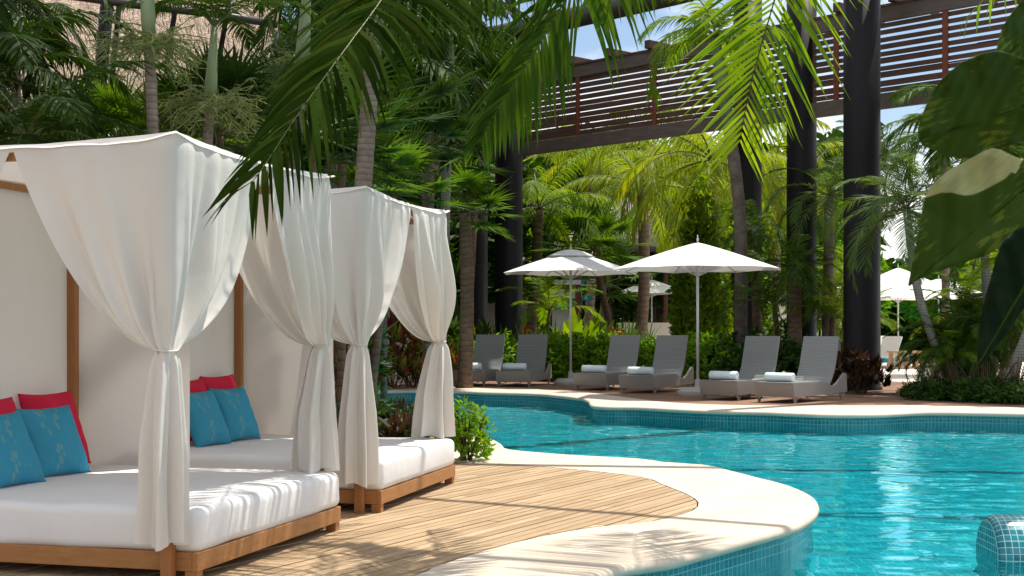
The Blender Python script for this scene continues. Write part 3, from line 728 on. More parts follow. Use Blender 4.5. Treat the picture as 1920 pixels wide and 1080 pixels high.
for i, (fl, fr_, hd, lb, tl) in enumerate(LG):
    o = proto if i == 0 else copy_tree(proto)
    a, b = G(*fl), G(*fr_); c = (a+b)/2; c.y = 3250/((fl[1]+fr_[1])/2-HY)+.15
    o.location = (c.x, c.y, 0); o.rotation_euler.z = -R(hd)
    tag(o, 'grey '+lb, 'lounger', 'grey wicker loungers along the pool')
    t = bpy.data.objects.new('rolled_towel', tw); COL.objects.link(t)
    q = V((-.03, .24, 0)); q.rotate(Matrix.Rotation(-R(hd), 3, 'Z')); t.location = (c.x+q.x, c.y+q.y, .345); t.rotation_euler.z = -R(hd)+R(4)
    tag(t, 'pale blue '+tl, 'towel', 'rolled towels on the loungers')

# ------------------------------------------------------------------ parasols
def parasol(loc, ztop, zedge, rad, rot, label, n=8, base=True, flap=.0, cap=True, group='white parasols', tint=None):
    root = empty('white_parasol', loc, rot, label, 'parasol', group); b = MB(); sub = 6; per = n*sub
    rows = 14; vs = []
    for j in range(rows+1):
        t = j/rows
        for i in range(per):
            A = 2*math.pi*i/per; k = i % sub; fr = abs(k-0)/sub; w_ = math.sin(math.pi*(k/sub))
            rr = rad*t*(1-(1-math.cos(math.pi/n))*w_*1.0)
            z = ztop-(ztop-zedge)*(t**1.12)-.05*w_*t*(1-t)+ (.02*w_*t)
            vs.append(V((math.cos(A)*rr, math.sin(A)*rr, z)))
    b.v = vs
    for j in range(rows):
        for i in range(per): a = j*per+i; c = j*per+(i+1) % per; b.f.append((a, a+per, c+per, c))
    o = b.build('canopy', M['umbrella'], root, False)
    if cap:
        c = MB(); c.lathe([(.001, ztop+.04), (rad*.08, ztop+.03), (rad*.18, ztop-.01), (rad*.28, ztop-.075), (rad*.34, ztop-.125)], 32); c.build('vent_cap', M['umbrella'], root, True)
    c = MB(); c.lathe([(.018, ztop+.02), (.018, ztop+.05), (.028, ztop+.07), (.01, ztop+.09), (.015, ztop+.11), (.003, ztop+.14)], 10); c.build('finial', M['silver'], root, True)
    c = MB(); c.tube([V((0,0,.06)), V((0,0,ztop+.0))], .026, 14); c.build('pole', M['silver'], root, True)
    for i in range(n):
        A = 2*math.pi*i/n; c = MB(); e = V((math.cos(A)*rad*.97, math.sin(A)*rad*.97, zedge+.0)); s = V((0,0,ztop-.05))
        mid = V((math.cos(A)*rad*.5, math.sin(A)*rad*.5, ztop-(ztop-zedge)*(.5**1.12)-.035))
        c.tube([s, mid, e], .011, 6); c.tube([V((0,0,zedge-.12+.0)), mid], .009, 6); c.build('rib', M['silver'], root)
    if base:
        c = MB(); c.lathe([(.36,0),(.37,.03),(.37,.08),(.33,.1),(.3,.14),(.06,.145),(.05,.3),(.04,.3)], 32); c.build('base', M['concrete'], root, False)
    return root
g = G(1308, 741); parasol((g.x, g.y, 0), 2.84, 2.33, 1.62, R(9), 'big white octagonal parasol between the middle and the nearest loungers', cap=False)
g = G(1070, 722); parasol((g.x, g.y, 0), 2.93, 2.44, 1.57, R(20), 'white octagonal parasol further left with its canopy partly behind the bigger one')
parasol((P(1222,0,56).x, 56, 0), 3.2, 2.62, 1.6, R(30), cap=False, label='small distant white parasol below the big parasol in front of a cream wall')
parasol((P(1684,0,46).x, 46, 0), 3.25, 2.2, 2.3, R(10), cap=False, label='distant white parasol over the wooden table right of the thick black column', n=8)
parasol((P(1600,0,58).x, 58, 0), 3.2, 2.5, 1.9, R(10), cap=False, label='distant white parasol peeking out left of the thick black column')
parasol((P(1760,0,52).x, 52, 0), 3.1, 2.4, 2.0, R(30), cap=False, label='distant white parasol mostly hidden by the leaning palm stems')
parasol((P(1355,0,60).x, 60, 0), 3.2, 2.7, 1.6, R(10), 'distant white parasol tip glimpsed between creeper and black column', base=False)

# ------------------------------------------------------------------ foliage builders
def leaflet(b, p, d, wv, ln, wd, droop, seg=3):
    d = d.normalized(); w0 = (wv-d*wv.dot(d)).normalized(); n = len(b.v); q = p.copy()
    shp = (.5, 1, .8, .45, 0) if seg == 4 else (.55, 1, .6, 0)
    for k in range(seg+1):
        h = wd*.5*shp[k]
        if k < seg: b.v += [q-w0*h, q+w0*h]
        else: b.v.append(q.copy())
        d = (d+V((0,0,-droop))).normalized(); q = q+d*(ln/seg)
    for k in range(seg-1): a = n+2*k; b.f.append((a, a+1, a+3, a+2))
    a = n+2*(seg-1); b.f.append((a, a+1, a+2))
def frond(b, rb, spine, ll, wd=.03, n=46, fwd=.6, droop=.25, lift=.25, rr=.016, seg=3, rnd=random, t0=.12, sidev=None, shape=1.0):
    m = len(spine); cum = [0]
    for i in range(1, m): cum.append(cum[-1]+(spine[i]-spine[i-1]).length)
    tot = cum[-1]
    rb.tube(spine, [rr*(1-.85*i/(m-1)) for i in range(m)], 5, False)
    for k in range(n):
        t = t0+(1-t0)*k/(n-1); s = t*tot; i = 0
        while i < m-2 and cum[i+1] < s: i += 1
        f = (s-cum[i])/max(1e-6, cum[i+1]-cum[i]); p = spine[i].lerp(spine[i+1], f); T = (spine[i+1]-spine[i]).normalized()
        S = sidev if sidev is not None else T.cross(V((0,0,1)))
        S = S-T*S.dot(T)
        if S.length < .05: S = V((1,0,0))
        S.normalize(); U = S.cross(T).normalized()
        if U.z < 0: U = -U
        tt = (t-t0)/(1-t0); ln = ll*(math.sin(math.pi*(.16+.76*tt))**.7)*shape; F = fwd+.9*tt**2
        for sg in (1, -1):
            d = S*sg+T*(F+rnd.uniform(-.12,.12))+U*(lift+rnd.uniform(-.15,.15))
            leaflet(b, p, d, T*.8+U*.6*rnd.uniform(-1,1), ln*rnd.uniform(.85,1.08), wd, droop*rnd.uniform(.7,1.3), seg)
def arc_spine(o, az, el, ln, curl, m=10, rnd=random):
    pts = [o.copy()]; d = V((math.cos(az), math.sin(az), 0)); p = o.copy()
    for k in range(m):
        e = el-curl*((k+.5)/m)**1.2; p = p+(d*math.cos(e)+V((0,0,math.sin(e))))*(ln/m); pts.append(p.copy())
    return pts
def crown_meshes(nm, mat, nf=14, ln=1.8, ll=.5, wd=.03, n=40, curl=1.7, el=(.1,1.2), droop=.25, seed=1, fwd=.6, lift=.25, rmat='rachis', rr=.018):
    rnd = random.Random(seed); b = MB(); rb = MB()
    for i in range(nf):
        az = i*2.39996+rnd.uniform(-.2,.2); e = el[0]+(el[1]-el[0])*((i+.5)/nf)+rnd.uniform(-.1,.1)
        L0 = ln*rnd.uniform(.85,1.1); frond(b, rb, arc_spine(V((0,0,0)), az, e, L0, curl*rnd.uniform(.8,1.15)*(1 if e < 1 else .8)), ll, wd, n, fwd, droop, lift, rr, rnd=rnd)
    return b.mesh(nm, LM[mat]), rb.mesh(nm+'_ribs', M[rmat], True)
def fan_crown(nm, mat, nl=18, R0=.55, pet=.7, seed=1, el=(-.5,1.3), nseg=26):
    rnd = random.Random(seed); b = MB(); rb = MB()
    for i in range(nl):
        az = i*2.39996+rnd.uniform(-.2,.2); e = el[0]+(el[1]-el[0])*((i+.5)/nl); d = V((math.cos(az)*math.cos(e), math.sin(az)*math.cos(e), math.sin(e)))
        c = d*pet*rnd.uniform(.8,1.2)+V((0,0,-.12*rnd.random())); rb.tube([V((0,0,0)), c*.5+V((0,0,.04)), c], [.014,.01,.007], 5, False)
        S = d.cross(V((0,0,1))).normalized(); U = S.cross(d).normalized(); rr = R0*rnd.uniform(.85,1.15)
        for k in range(nseg):
            A = (k/(nseg-1)-.5)*R(290); dd_ = d*math.cos(A)+S*math.sin(A)+U*.22
            leaflet(b, c, dd_, S*math.cos(A)-d*math.sin(A)+U*rnd.uniform(-.35,.35), rr*(1-.22*abs(A)/2.5)*rnd.uniform(.9,1.05), .05*R0/.5, .1*rnd.uniform(.6,1.6), 3)
    return b.mesh(nm, LM[mat]), rb.mesh(nm+'_stalks', M['rachis'], True)
def trunk_obj(parent, pts, r0, r1, mat, loc=None, seg=12, ring=.0):
    b = MB(); p = catmull([tuple(q) for q in pts], .05 if ring else .3, False, 3); n = len(p)
    rad = [(r0+(r1-r0)*i/(n-1))*(1+(ring if i % 2 else 0)) for i in range(n)]
    rad[0] *= 1.25
    b.tube([V(q) for q in p], rad, seg); return b.build('trunk', M[mat], parent, True)
def rosette(b, o, n, ln, wd, rnd, el=(.2,1.3), droop=.12, seg=3):
    for i in range(n):
        az = i*2.39996+rnd.uniform(-.3,.3); e = el[0]+(el[1]-el[0])*(i+.5)/n; d = V((math.cos(az)*math.cos(e), math.sin(az)*math.cos(e), math.sin(e)))
        S = d.cross(V((0,0,1))).normalized(); leaflet(b, o, d, S, ln*rnd.uniform(.75,1.1), wd, droop, seg)
def shrub_mesh(nm, mat, w, h, n, ls, lw, seed, blade=False, sparse=1.0, el=(.0,1.4)):
    rnd = random.Random(seed); b = MB()
    if blade:
        for i in range(n):
            a = rnd.random()*6.283; r = math.sqrt(rnd.random())*w*.5; z = h*(.2+.75*rnd.random()*(1-(r/(w*.5))**2*.5))
            rosette(b, V((math.cos(a)*r, math.sin(a)*r, z)), 11, ls, lw, rnd, el)
    else:
        for i in range(n):      # clumps of broad leaves
            a = rnd.random()*6.283; ct = rnd.random(); k = rnd.uniform(.72, 1.02) * (1+.12*math.sin(a*3+seed)+.1*math.sin(a*7+ct*5))
            st = math.sqrt(1-ct*ct); c = V((math.cos(a)*st*w*.5*k, math.sin(a)*st*w*.5*k, h*(.12+.86*ct*k)))
            nrm = V((math.cos(a)*st, math.sin(a)*st, ct*.8+.35)).normalized()
            for j in range(7):
                d = (nrm*rnd.uniform(.1,.9)+V((rnd.uniform(-1,1), rnd.uniform(-1,1), rnd.uniform(-.5,.8)))).normalized()
                q = c+V((rnd.uniform(-1,1), rnd.uniform(-1,1), rnd.uniform(-1,1)))*ls*.5
                leaflet(b, q, d, d.cross(nrm+V((rnd.uniform(-.5,.5),)*3)), ls*rnd.uniform(.7,1.2), lw*rnd.uniform(.8,1.2), .12, 3)
    return b.mesh(nm, LM[mat])
def stems_mesh(w, h, n, seed):
    rnd = random.Random(seed); b = MB()
    for i in range(n):
        a = rnd.random()*6.283; r = rnd.random()*w*.1; R2 = math.sqrt(rnd.random())*w*.38
        b.tube([V((math.cos(a)*r, math.sin(a)*r, 0)), V((math.cos(a)*R2*.6, math.sin(a)*R2*.6, h*.45)), V((math.cos(a)*R2, math.sin(a)*R2, h*.8))], [.012,.009,.004], 5, False)
    return b.mesh('stems', M['stem'])
# crown library
CR = {}
def crown(key, *a, **k):
    CR[key] = crown_meshes('crown', *a, **k)
crown('adon', 'palm', nf=13, ln=1.9, ll=.52, wd=.034, n=44, curl=2.0, el=(.1,1.25), seed=3, droop=.3)
crown('adonu', 'palm', nf=9, ln=1.9, ll=.5, wd=.034, n=44, curl=1.5, el=(.65,1.35), seed=4, droop=.28)
crown('adonb', 'bright', nf=13, ln=1.9, ll=.55, wd=.034, n=44, curl=2.0, el=(.0,1.25), seed=8, droop=.28)
crown('adond', 'dark', nf=14, ln=1.9, ll=.55, wd=.04, n=40, curl=1.9, el=(.0,1.25), seed=5, droop=.3)
crown('coco', 'yellow', nf=17, ln=4.2, ll=.95, wd=.05, n=64, curl=1.7, el=(-.3,1.25), seed=11, droop=.42, lift=.0, rr=.035)
crown('cocog', 'bright', nf=17, ln=4.2, ll=.95, wd=.05, n=64, curl=1.7, el=(-.3,1.25), seed=13, droop=.42, lift=.0, rr=.035)
crown('phx', 'palm', nf=30, ln=1.35, ll=.3, wd=.016, n=46, curl=1.9, el=(-.7,1.35), seed=21, droop=.12, lift=.15, rr=.01)
crown('phxb', 'blue', nf=22, ln=1.7, ll=.42, wd=.02, n=46, curl=2.0, el=(-.3,1.35), seed=23, droop=.14, lift=.2, rr=.012)
crown('areca', 'bright', nf=12, ln=1.7, ll=.42, wd=.026, n=38, curl=1.5, el=(.3,1.45), seed=25, droop=.2, lift=.3, rr=.012)
crown('arecad', 'palm', nf=12, ln=1.7, ll=.42, wd=.026, n=38, curl=1.5, el=(.3,1.45), seed=27, droop=.2, lift=.3, rr=.012)
FC = {'fan': fan_crown('crown', 'fan', 22, .52, .62, 31), 'fand': fan_crown('crown', 'dark', 20, .6, .75, 33, (-.3,1.35)), 'fank': fan_crown('crown', 'dark', 18, .7, .8, 35, (-.1,1.35))}
def infl_mesh(seed):
    rnd = random.Random(seed); b = MB()
    for i in range(26):
        a = rnd.random()*6.283; d = V((math.cos(a)*.8, math.sin(a)*.8, rnd.uniform(-.5,.5))).normalized(); p = V((0,0,0)); pts = [p]
        for k in range(4): d = (d+V((0,0,-.16))+V((rnd.uniform(-.2,.2),)*3)).normalized(); p = p+d*.1; pts.append(p)
        b.tube(pts, .004, 3, False)
        for q in pts[1:]:
            for _ in range(4):
                e = V((rnd.uniform(-1,1), rnd.uniform(-1,1), rnd.uniform(-1,.6))).normalized(); leaflet(b, q, e, V((.3,.5,.8)), .09, .008, .1)
    return b.mesh('flower_spray', LM['pale'])
INF = infl_mesh(5)
def palm(base, top, key, r=.07, label='', tmat='trunk', sc=1, bend=(0,0), shaft=0, infl=False, group=None, rz=0, name='palm_tree', cat='palm', part_fan=False, tilt=(0,0)):
    base = V(base); top = V(top); root = empty(name, base, 0, label, cat, group); t = top-base
    mid = t*.5+V((bend[0], bend[1], 0)); sh = V((0,0,0))
    if shaft:
        dr = (t-mid).normalized(); sh = dr*shaft; tt = t-sh
        trunk_obj(root, [V((0,0,0)), mid, tt], r, r*.82, tmat, seg=14, ring=.03)
        b = MB(); pts = [tt-dr*.02, tt+sh*.15, tt+sh*.5, t]; b.tube(pts, [r*.9, r*1.12, r*.85, r*.5], 14); b.build('crownshaft', M['shaft'], root, True)
        if infl:
            for k in range(3): inst('flower_spray', INF, root, tt+V((.06*math.cos(k*2.1), .06*math.sin(k*2.1), 0)), k*2.1, 1.1)
    else:
        trunk_obj(root, [V((0,0,0)), mid, t], r, r*.8, tmat, seg=12)
    me, rb = (FC if key in FC else CR)[key]
    c = inst('crown', me, root, t, rz, sc, tilt); inst('frond_ribs', rb, c)
    return root
# ------------------------------------------------------------------ palms in the middle and right distance
palm((P(1197,0,48).x,48,0), P(1203,352,48), 'coco', .22, 'coconut palm with rough trunk rising behind the small distant parasol', 'trunkc', 1.0, (.15,0), rz=.4)
palm((P(1300,0,41).x,41,0), P(1336,300,40), 'coco', .2, 'leaning coconut palm with yellow-green fronds above the big parasol peak', 'trunkc', .95, (.1,0), rz=2.0)
palm((P(985,0,46).x,46,0), P(1010,392,45), 'cocog', .2, 'coconut palm with sagging green fronds right of the tall column', 'trunkc', .85, (.1,0), rz=1.0)
palm((P(1100,0,55).x,55,0), P(1110,300,55), 'coco', .2, 'farther coconut palm centred between the two parasol peaks', 'trunkc', .95, (.1,0), rz=3.0)
palm((P(1290,0,57).x,57,0), P(1275,330,57), 'coco', .2, 'far yellowish coconut palm behind the big parasol and creeper', 'trunkc', 1.0, (.1,0), rz=5.0)
palm((P(1450,0,52).x,52,0), P(1450,330,52), 'coco', .2, 'far yellowish coconut palm seen between two black columns', 'trunkc', .9, (.1,0), rz=4.0)
palm((P(1385,0,31),)[0].xy.to_3d()*1 if False else (P(1388,0,31.5).x,31.5,0), P(1342,70,30), 'adonb', .15, 'grey ringed palm whose bright crown rises above the footbridge', 'trunk', 1.15, (.25,0), 1.0, group=None, rz=.3)
palm((P(1490,0,29.5).x,29.5,0), P(1490,500,29.5), 'phx', .17, 'dark feather-leaved date palm behind the second nearest lounger', 'trunkf', 1.0, (0,0), rz=.5)
palm((P(1425,0,32).x,32,0), P(1412,430,32), 'phx', .12, 'feathery dark palm crown hanging in front of a black column', 'trunkf', .9, (0,0), rz=2.5)
palm((P(1550,0,30.5).x,30.5,0), P(1555,370,30.5), 'phxb', .13, 'ringed palm with blue-green arching fronds left of the thick column', 'trunk', 1.0, (0,0), rz=1.1)
palm((P(1795,0,25).x,25,0), P(1700,395,25), 'phxb', .085, 'slender pale palm leaning left out of the clump by the big leaves', 'trunkp', 1.05, (-.2,0), rz=.2)
palm((P(1860,0,25.5).x,25.5,0), P(1835,240,26), 'adon', .09, 'slim ringed palm standing in the clump behind the big heart leaf', 'trunkp', 1.2, (0,0), rz=.8)
palm((P(1875,0,24).x,24,0), P(1985,420,24), 'arecad', .1, 'thick grey stem leaning out of the frame at the right edge', 'trunkp', 1.1, (.1,0), rz=.8)
palm((P(1625,0,34).x,34,0), P(1640,300,34), 'phxb', .12, 'palm with fine fronds spreading behind the thick black column', 'trunk', 1.1, (0,0), rz=2.2)
palm((P(1775,0,38).x,38,0), P(1770,270,38), 'adon', .12, 'tall palm behind the leaning pale palm below the footbridge', 'trunk', 1.4, (0,0), rz=2.9)
palm((P(1470,0,30.6).x,30.6,0), P(1452,575,30.2), 'arecad', .07, 'low arching palm right behind the lounger right of the right parasol', 'trunkf', .95, (0,0), rz=.9)
palm((P(1560,0,30).x,30,0), P(1560,600,29.6), 'areca', .07, 'low bright arching palm behind the nearest lounger', 'trunkf', .8, (0,0), rz=.1)
palm((P(1018,0,35).x,35,0), P(1030,585,35), 'areca', .05, 'small arching palm in front of the tall column beside the left parasol', 'trunkf', .95, (0,0), rz=1.7)
palm((P(1130,0,50).x,50,0), P(1132,530,50), 'fan', .12, 'thin-trunked fan palm near the distant signpost', 'trunk', 2.0, (0,0))
palm((P(1130,0,52).x,44,0), P(1112,470,44), 'fan', .12, 'round bushy fan palm crown between the two white parasol peaks', 'trunkf', 1.9, (0,0), rz=2)
# fan palms and jungle by the columns
palm((P(871,0,29).x,29,0), P(872,400,29), 'fan', .16, 'fan palm with fibrous trunk between the black columns', 'trunkf', 1.2, (.05,0), rz=.3)
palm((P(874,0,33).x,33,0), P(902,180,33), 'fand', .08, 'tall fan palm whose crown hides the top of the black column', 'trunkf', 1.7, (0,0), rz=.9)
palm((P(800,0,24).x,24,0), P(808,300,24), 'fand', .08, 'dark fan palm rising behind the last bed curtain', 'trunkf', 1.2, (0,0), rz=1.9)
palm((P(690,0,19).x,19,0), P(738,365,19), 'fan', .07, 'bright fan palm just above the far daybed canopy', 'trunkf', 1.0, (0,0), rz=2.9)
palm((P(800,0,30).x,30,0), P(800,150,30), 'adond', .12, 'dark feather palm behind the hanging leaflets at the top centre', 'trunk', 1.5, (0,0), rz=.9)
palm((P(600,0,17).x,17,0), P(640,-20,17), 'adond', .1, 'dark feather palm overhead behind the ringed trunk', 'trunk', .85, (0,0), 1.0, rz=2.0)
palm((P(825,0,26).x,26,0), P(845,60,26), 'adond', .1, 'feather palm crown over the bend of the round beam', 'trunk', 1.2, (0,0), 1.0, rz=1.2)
# three ringed christmas palms behind the beds
palm((P(296,0,11).x,11,0), P(268,-230,11), 'adonu', .052, 'ringed palm with pale green shaft rising behind the near daybed canopy', 'trunk', .9, (.03,0), 1.3, True, rz=.5)
palm((P(362,0,11.6).x,11.6,0), P(402,50,11.6), 'adonu', .05, 'leaning ringed palm whose crown shows above the near daybed corner', 'trunk', .5, (-.02,0), .62, True, rz=1.5)
palm((P(540,0,12.6).x,12.6,0), P(578,-60,12.6), 'adonu', .06, 'palm with wide pale crown shaft behind the drooping foreground frond', 'trunk', .7, (-.05,0), .9, True, rz=.9)
# jungle on the left behind the beds
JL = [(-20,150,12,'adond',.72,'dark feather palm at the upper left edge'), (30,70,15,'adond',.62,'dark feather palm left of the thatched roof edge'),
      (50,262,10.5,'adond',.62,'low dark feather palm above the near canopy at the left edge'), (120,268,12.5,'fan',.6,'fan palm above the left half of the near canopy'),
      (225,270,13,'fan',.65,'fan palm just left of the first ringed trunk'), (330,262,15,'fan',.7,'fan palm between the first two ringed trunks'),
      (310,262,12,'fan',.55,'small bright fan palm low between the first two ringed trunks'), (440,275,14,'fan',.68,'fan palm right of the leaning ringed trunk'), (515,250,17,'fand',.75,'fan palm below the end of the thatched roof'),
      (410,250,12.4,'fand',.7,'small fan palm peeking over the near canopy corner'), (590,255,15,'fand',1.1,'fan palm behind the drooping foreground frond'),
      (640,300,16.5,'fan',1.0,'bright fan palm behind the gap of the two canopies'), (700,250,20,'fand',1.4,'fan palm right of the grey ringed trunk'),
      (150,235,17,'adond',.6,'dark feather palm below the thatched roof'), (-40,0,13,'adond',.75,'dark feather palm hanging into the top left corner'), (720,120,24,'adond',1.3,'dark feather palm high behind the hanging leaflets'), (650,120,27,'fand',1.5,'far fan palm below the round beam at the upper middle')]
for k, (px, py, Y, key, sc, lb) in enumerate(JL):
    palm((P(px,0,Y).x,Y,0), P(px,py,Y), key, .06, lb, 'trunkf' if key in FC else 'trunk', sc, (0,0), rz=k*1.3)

# ------------------------------------------------------------------ overhanging foreground palms (crowns above the frame)
def hanging_palm(base, cen, bends, spines, mat, label, side_droop=.35, ll=.7, nleaf=52, rm='drachis', wd=.034, extra=0, tr=(.12,.09,'trunkc')):
    root = empty('overhanging_palm', base, 0, label, 'palm'); B = V(base); t = V(cen)-B
    trunk_obj(root, [V((0,0,0)), t*.5+V(bends), t], *tr, seg=14, ring=.03)
    b = MB(); rb = MB(); rnd = random.Random(77)
    for sp, kw in spines:
        pts = [V(q) for q in catmull([tuple(V(q)-B) for q in sp], .12, False, 3)]
        a = dict(ll=ll, wd=wd, n=nleaf, fwd=.45, droop=side_droop, lift=.0, rr=.014, seg=4, rnd=rnd, t0=.05); a.update(kw)
        frond(b, rb, pts, **a)
    for k in range(extra):
        az = k*2.4+.5; frond(b, rb, arc_spine(t, az, .9, 2.6, 1.5), .6, .034, 40, .6, .3, .1, .014, rnd=rnd)
    c = b.build('crown', LM[mat], root); rb.build('frond_ribs', M[rm], c, True); return root
cA = P(716,-110,11.8)
hanging_palm((P(664,0,12.2).x,12.2,0), cA, (-.05,0,0), [
    ([cA, P(800,-190,9.6), P(756,-70,8.0), P(715,0,7.2), P(655,82,6.7), P(605,150,6.5), P(547,232,6.35), P(503,300,6.25), P(474,340,6.2)], dict(ll=.86, n=118, droop=.2, fwd=.55, t0=.2, sidev=V((-.75,.1,-.05)), lift=.1, wd=.036)),
    ([cA, P(930,-190,9.2), P(860,-90,9.1), P(800,-40,9.0), P(740,-20,8.9), P(700,-5,8.9)], dict(ll=.95, n=50, droop=.6, fwd=.3, lift=-.3)),
    ], 'deep', 'grey ringed palm between the daybeds whose dark frond droops over the near canopy', ll=.8, rm='rachis', extra=3, wd=.045, tr=(.085,.068,'trunk'))
cB = V((.45, 7.2, 4.7))
hanging_palm((-1.9,1.3,0), cB, (-.7,-.2,.2), [
    ([cB, P(1110,-90,8.2), P(1060,0,8.4), P(1010,85,8.5), P(965,155,8.6), P(930,210,8.65), P(908,250,8.7)], dict(ll=.68, n=70, droop=.26, fwd=.75, t0=.15, sidev=V((-.8,.3,-.1)), wd=.04)),
    ([cB, P(1020,-200,8.5), P(950,-120,8.8), P(880,-50,9), P(820,-20,9.2), P(780,0,9.3)], dict(ll=.8, n=44, droop=.65, fwd=.3, lift=-.3)),
    ([cB, P(1180,-160,8.3), P(1170,-110,8.7), P(1140,-60,9.1), P(1120,-30,9.3), P(1105,-5,9.5)], dict(ll=.6, n=34, droop=.6, fwd=.3, lift=-.3)),
    ], 'palm', 'palm whose frond droops over the left end of the footbridge', ll=.62, rm='rachis', extra=0)
cC = V((2.1, 6.6, 5.0))
hanging_palm((3.6,.2,0), cC, (.1,-1.2,-.2), [
    ([cC, P(1500,-160,8.6), P(1458,-20,8.9), P(1435,60,9.0), P(1412,140,9.1), P(1398,205,9.15), P(1388,262,9.2)], dict(ll=.98, n=72, droop=.05, fwd=.42, t0=.12, sidev=V((1,.15,0)), lift=.0, wd=.028)),
    ([cC, P(1600,-240,8.6), P(1560,-160,9), P(1520,-80,9.3), P(1500,-30,9.5)], dict(ll=.7, n=36, droop=.35, fwd=.5)),
    ([cC, P(1960,-200,8.6), P(1935,-110,9.4), P(1890,-40,9.8), P(1850,-5,10), P(1815,30,10.1)], dict(ll=.55, n=36, droop=.55, fwd=.3, wd=.022)),
    ], 'bright', 'palm whose bright green frond hangs in front of the footbridge', ll=.7, extra=0)

# ------------------------------------------------------------------ big variegated leaves at the right edge
q = N('variegated_leaf', .3, .6); v = q.coord('Object'); vv = q.coord('Object', (3, 3, 12), (.0,.5,.0)); n1 = q.noise(vv, 9, 6, .7); n2 = q.noise(v, 5, 3)
def vleaf_mat(name, thr, green, pale):
    q = N(name, .6, .15); v = q.coord('UV', (5, 24, 1)); n1 = q.noise(v, 1.3, 6, .7); n2 = q.noise(q.coord('UV'), 2.2, 3)
    f = q.ramp(q.math('ADD', q.math('MULTIPLY', n1, .5), q.math('MULTIPLY', n2, .5)), [(thr, (0,0,0)), (thr+.03, (1,1,1))])
    at_ = q.n('Attribute', attribute_name='pale'); pf = q.ramp(at_.outputs['Fac'], [(.49,(0,0,0)),(.52,(1,1,1))])
    c = q.mix(pf, q.mix(f, green, pale), q.mix(q.ramp(n1, [(.35,(0,0,0)),(.8,(1,1,1))]), (.5,.5,.26), (.34,.38,.14))); q.col(c); tr = q.n('BsdfTranslucent'); q.l(q.mix(1.0, c, (1.4,1.4,.4), 'MULTIPLY'), tr.inputs[0])
    ms = q.n('MixShader'); ms.inputs[0].default_value = .25; q.l(q.b.outputs[0], ms.inputs[1]); q.l(tr.outputs[0], ms.inputs[2]); q.l(ms.outputs[0], q.out.inputs[0])
    wv = q.n('TexWave', wave_type='BANDS', bands_direction='DIAGONAL'); wv.inputs['Scale'].default_value = 2.2; wv.inputs['Distortion'].default_value = 1; q.l(q.coord('UV'), wv.inputs[0])
    q.bump(wv.outputs[1], .8, .01); return q.m
M['vl'] = vleaf_mat('variegated_leaf_green', .53, (.045,.095,.008), (.14,.19,.018))
M['vd'] = vleaf_mat('leaf_dark_green', .8, (.008,.028,.01), (.05,.1,.04))
M['vp'] = vleaf_mat('leaf_pale_half', .1, (.5,.52,.25), (.52,.5,.27))
M['vy'] = vleaf_mat('leaf_mottled', .5, (.06,.12,.02), (.2,.25,.05))
def big_leaf(parent, outline, rib, Y, tiltz, mat, cup=.02, mats=None, pale_fn=None, name='leaf'):
    # outline in pixels -> leaf lying in its own tilted plane at distance Y, cupped around its midrib
    n = 26; ol_ = catmull(outline, 14, True); bm = bmesh.new(); uvl = bm.loops.layers.uv.new('UVMap')
    r0, r1 = V(rib[0]), V(rib[1]); ax = (r1-r0); ln = ax.length; ax.normalize(); pr = V((-ax.y, ax.x))
    vs = [bm.verts.new((x, y, 0)) for x, y in ol_]; es = [bm.edges.new((vs[i], vs[(i+1) % len(vs)])) for i in range(len(vs))]
    bmesh.ops.triangle_fill(bm, use_beauty=True, edges=es)
    for _ in range(3): bmesh.ops.subdivide_edges(bm, edges=[e for e in bm.edges if e.calc_length() > 14], cuts=1)
    bmesh.ops.triangulate(bm, faces=bm.faces[:])
    orig = {}; pal = bm.verts.layers.float.new('pale')
    for v_ in bm.verts:
        q = V((v_.co.x, v_.co.y)); s = (q-r0).dot(ax)/ln; d = (q-r0).dot(pr)/ln; orig[v_] = (s, d, q)
        dep = Y+tiltz[0]*(s-.5)+tiltz[1]*d - cup*4*abs(d)**1.1 + .012*math.sin(s*22)*abs(d)*2+.006*noise.noise(V((s*6, d*6, 1)))
        p = P(q.x, q.y, dep); v_.co = p-parent.location; v_[pal] = max(0, min(1, .5+(pale_fn(q.x)+6-q.y)/40)) if pale_fn else 0
    for f in bm.faces:
        for lp in f.loops: lp[uvl].uv = (orig[lp.vert][0], orig[lp.vert][1]+.5)
    o = from_bm(name, bm, mat, parent, True)
    if mats: o.data.materials.append(mats)
    s = o.modifiers.new('s', 'SOLIDIFY'); s.thickness = .0012
    rb = MB(); pts = []
    for k in range(12):
        s_ = k/11; q = r0+(r1-r0)*s_; pts.append(P(q.x, q.y, Y+tiltz[0]*(s_-.5)+.002-.004)-parent.location)
    rb.tube(pts, [.0035*(1-.8*k/11) for k in range(12)], 6); rb.build('midrib', M['vl'], o, True); return o
vine = empty('pothos_vine', (.95, 2.05, 0), 0, 'huge dark heart-shaped leaves of a climbing vine crowding the right edge', 'vine')
big_leaf(vine, [(1722,262),(1735,200),(1775,140),(1830,105),(1880,98),(1930,120),(1970,170),(1975,240),(1930,262),(1880,276),(1845,278),(1835,292),(1800,297),(1760,285)], ((1960,190),(1724,266)), 1.95, (.12,-.1), M['vl'])
def pale(x):
    tb = [(1700,362),(1740,360),(1800,358),(1850,352),(1880,340),(1900,322),(1915,298),(1925,250),(2050,200)]
    for (x0,y0),(x1,y1) in zip(tb, tb[1:]):
        if x <= x1: return y0+(y1-y0)*(x-x0)/(x1-x0)+5*math.sin(x*.07)
    return 200
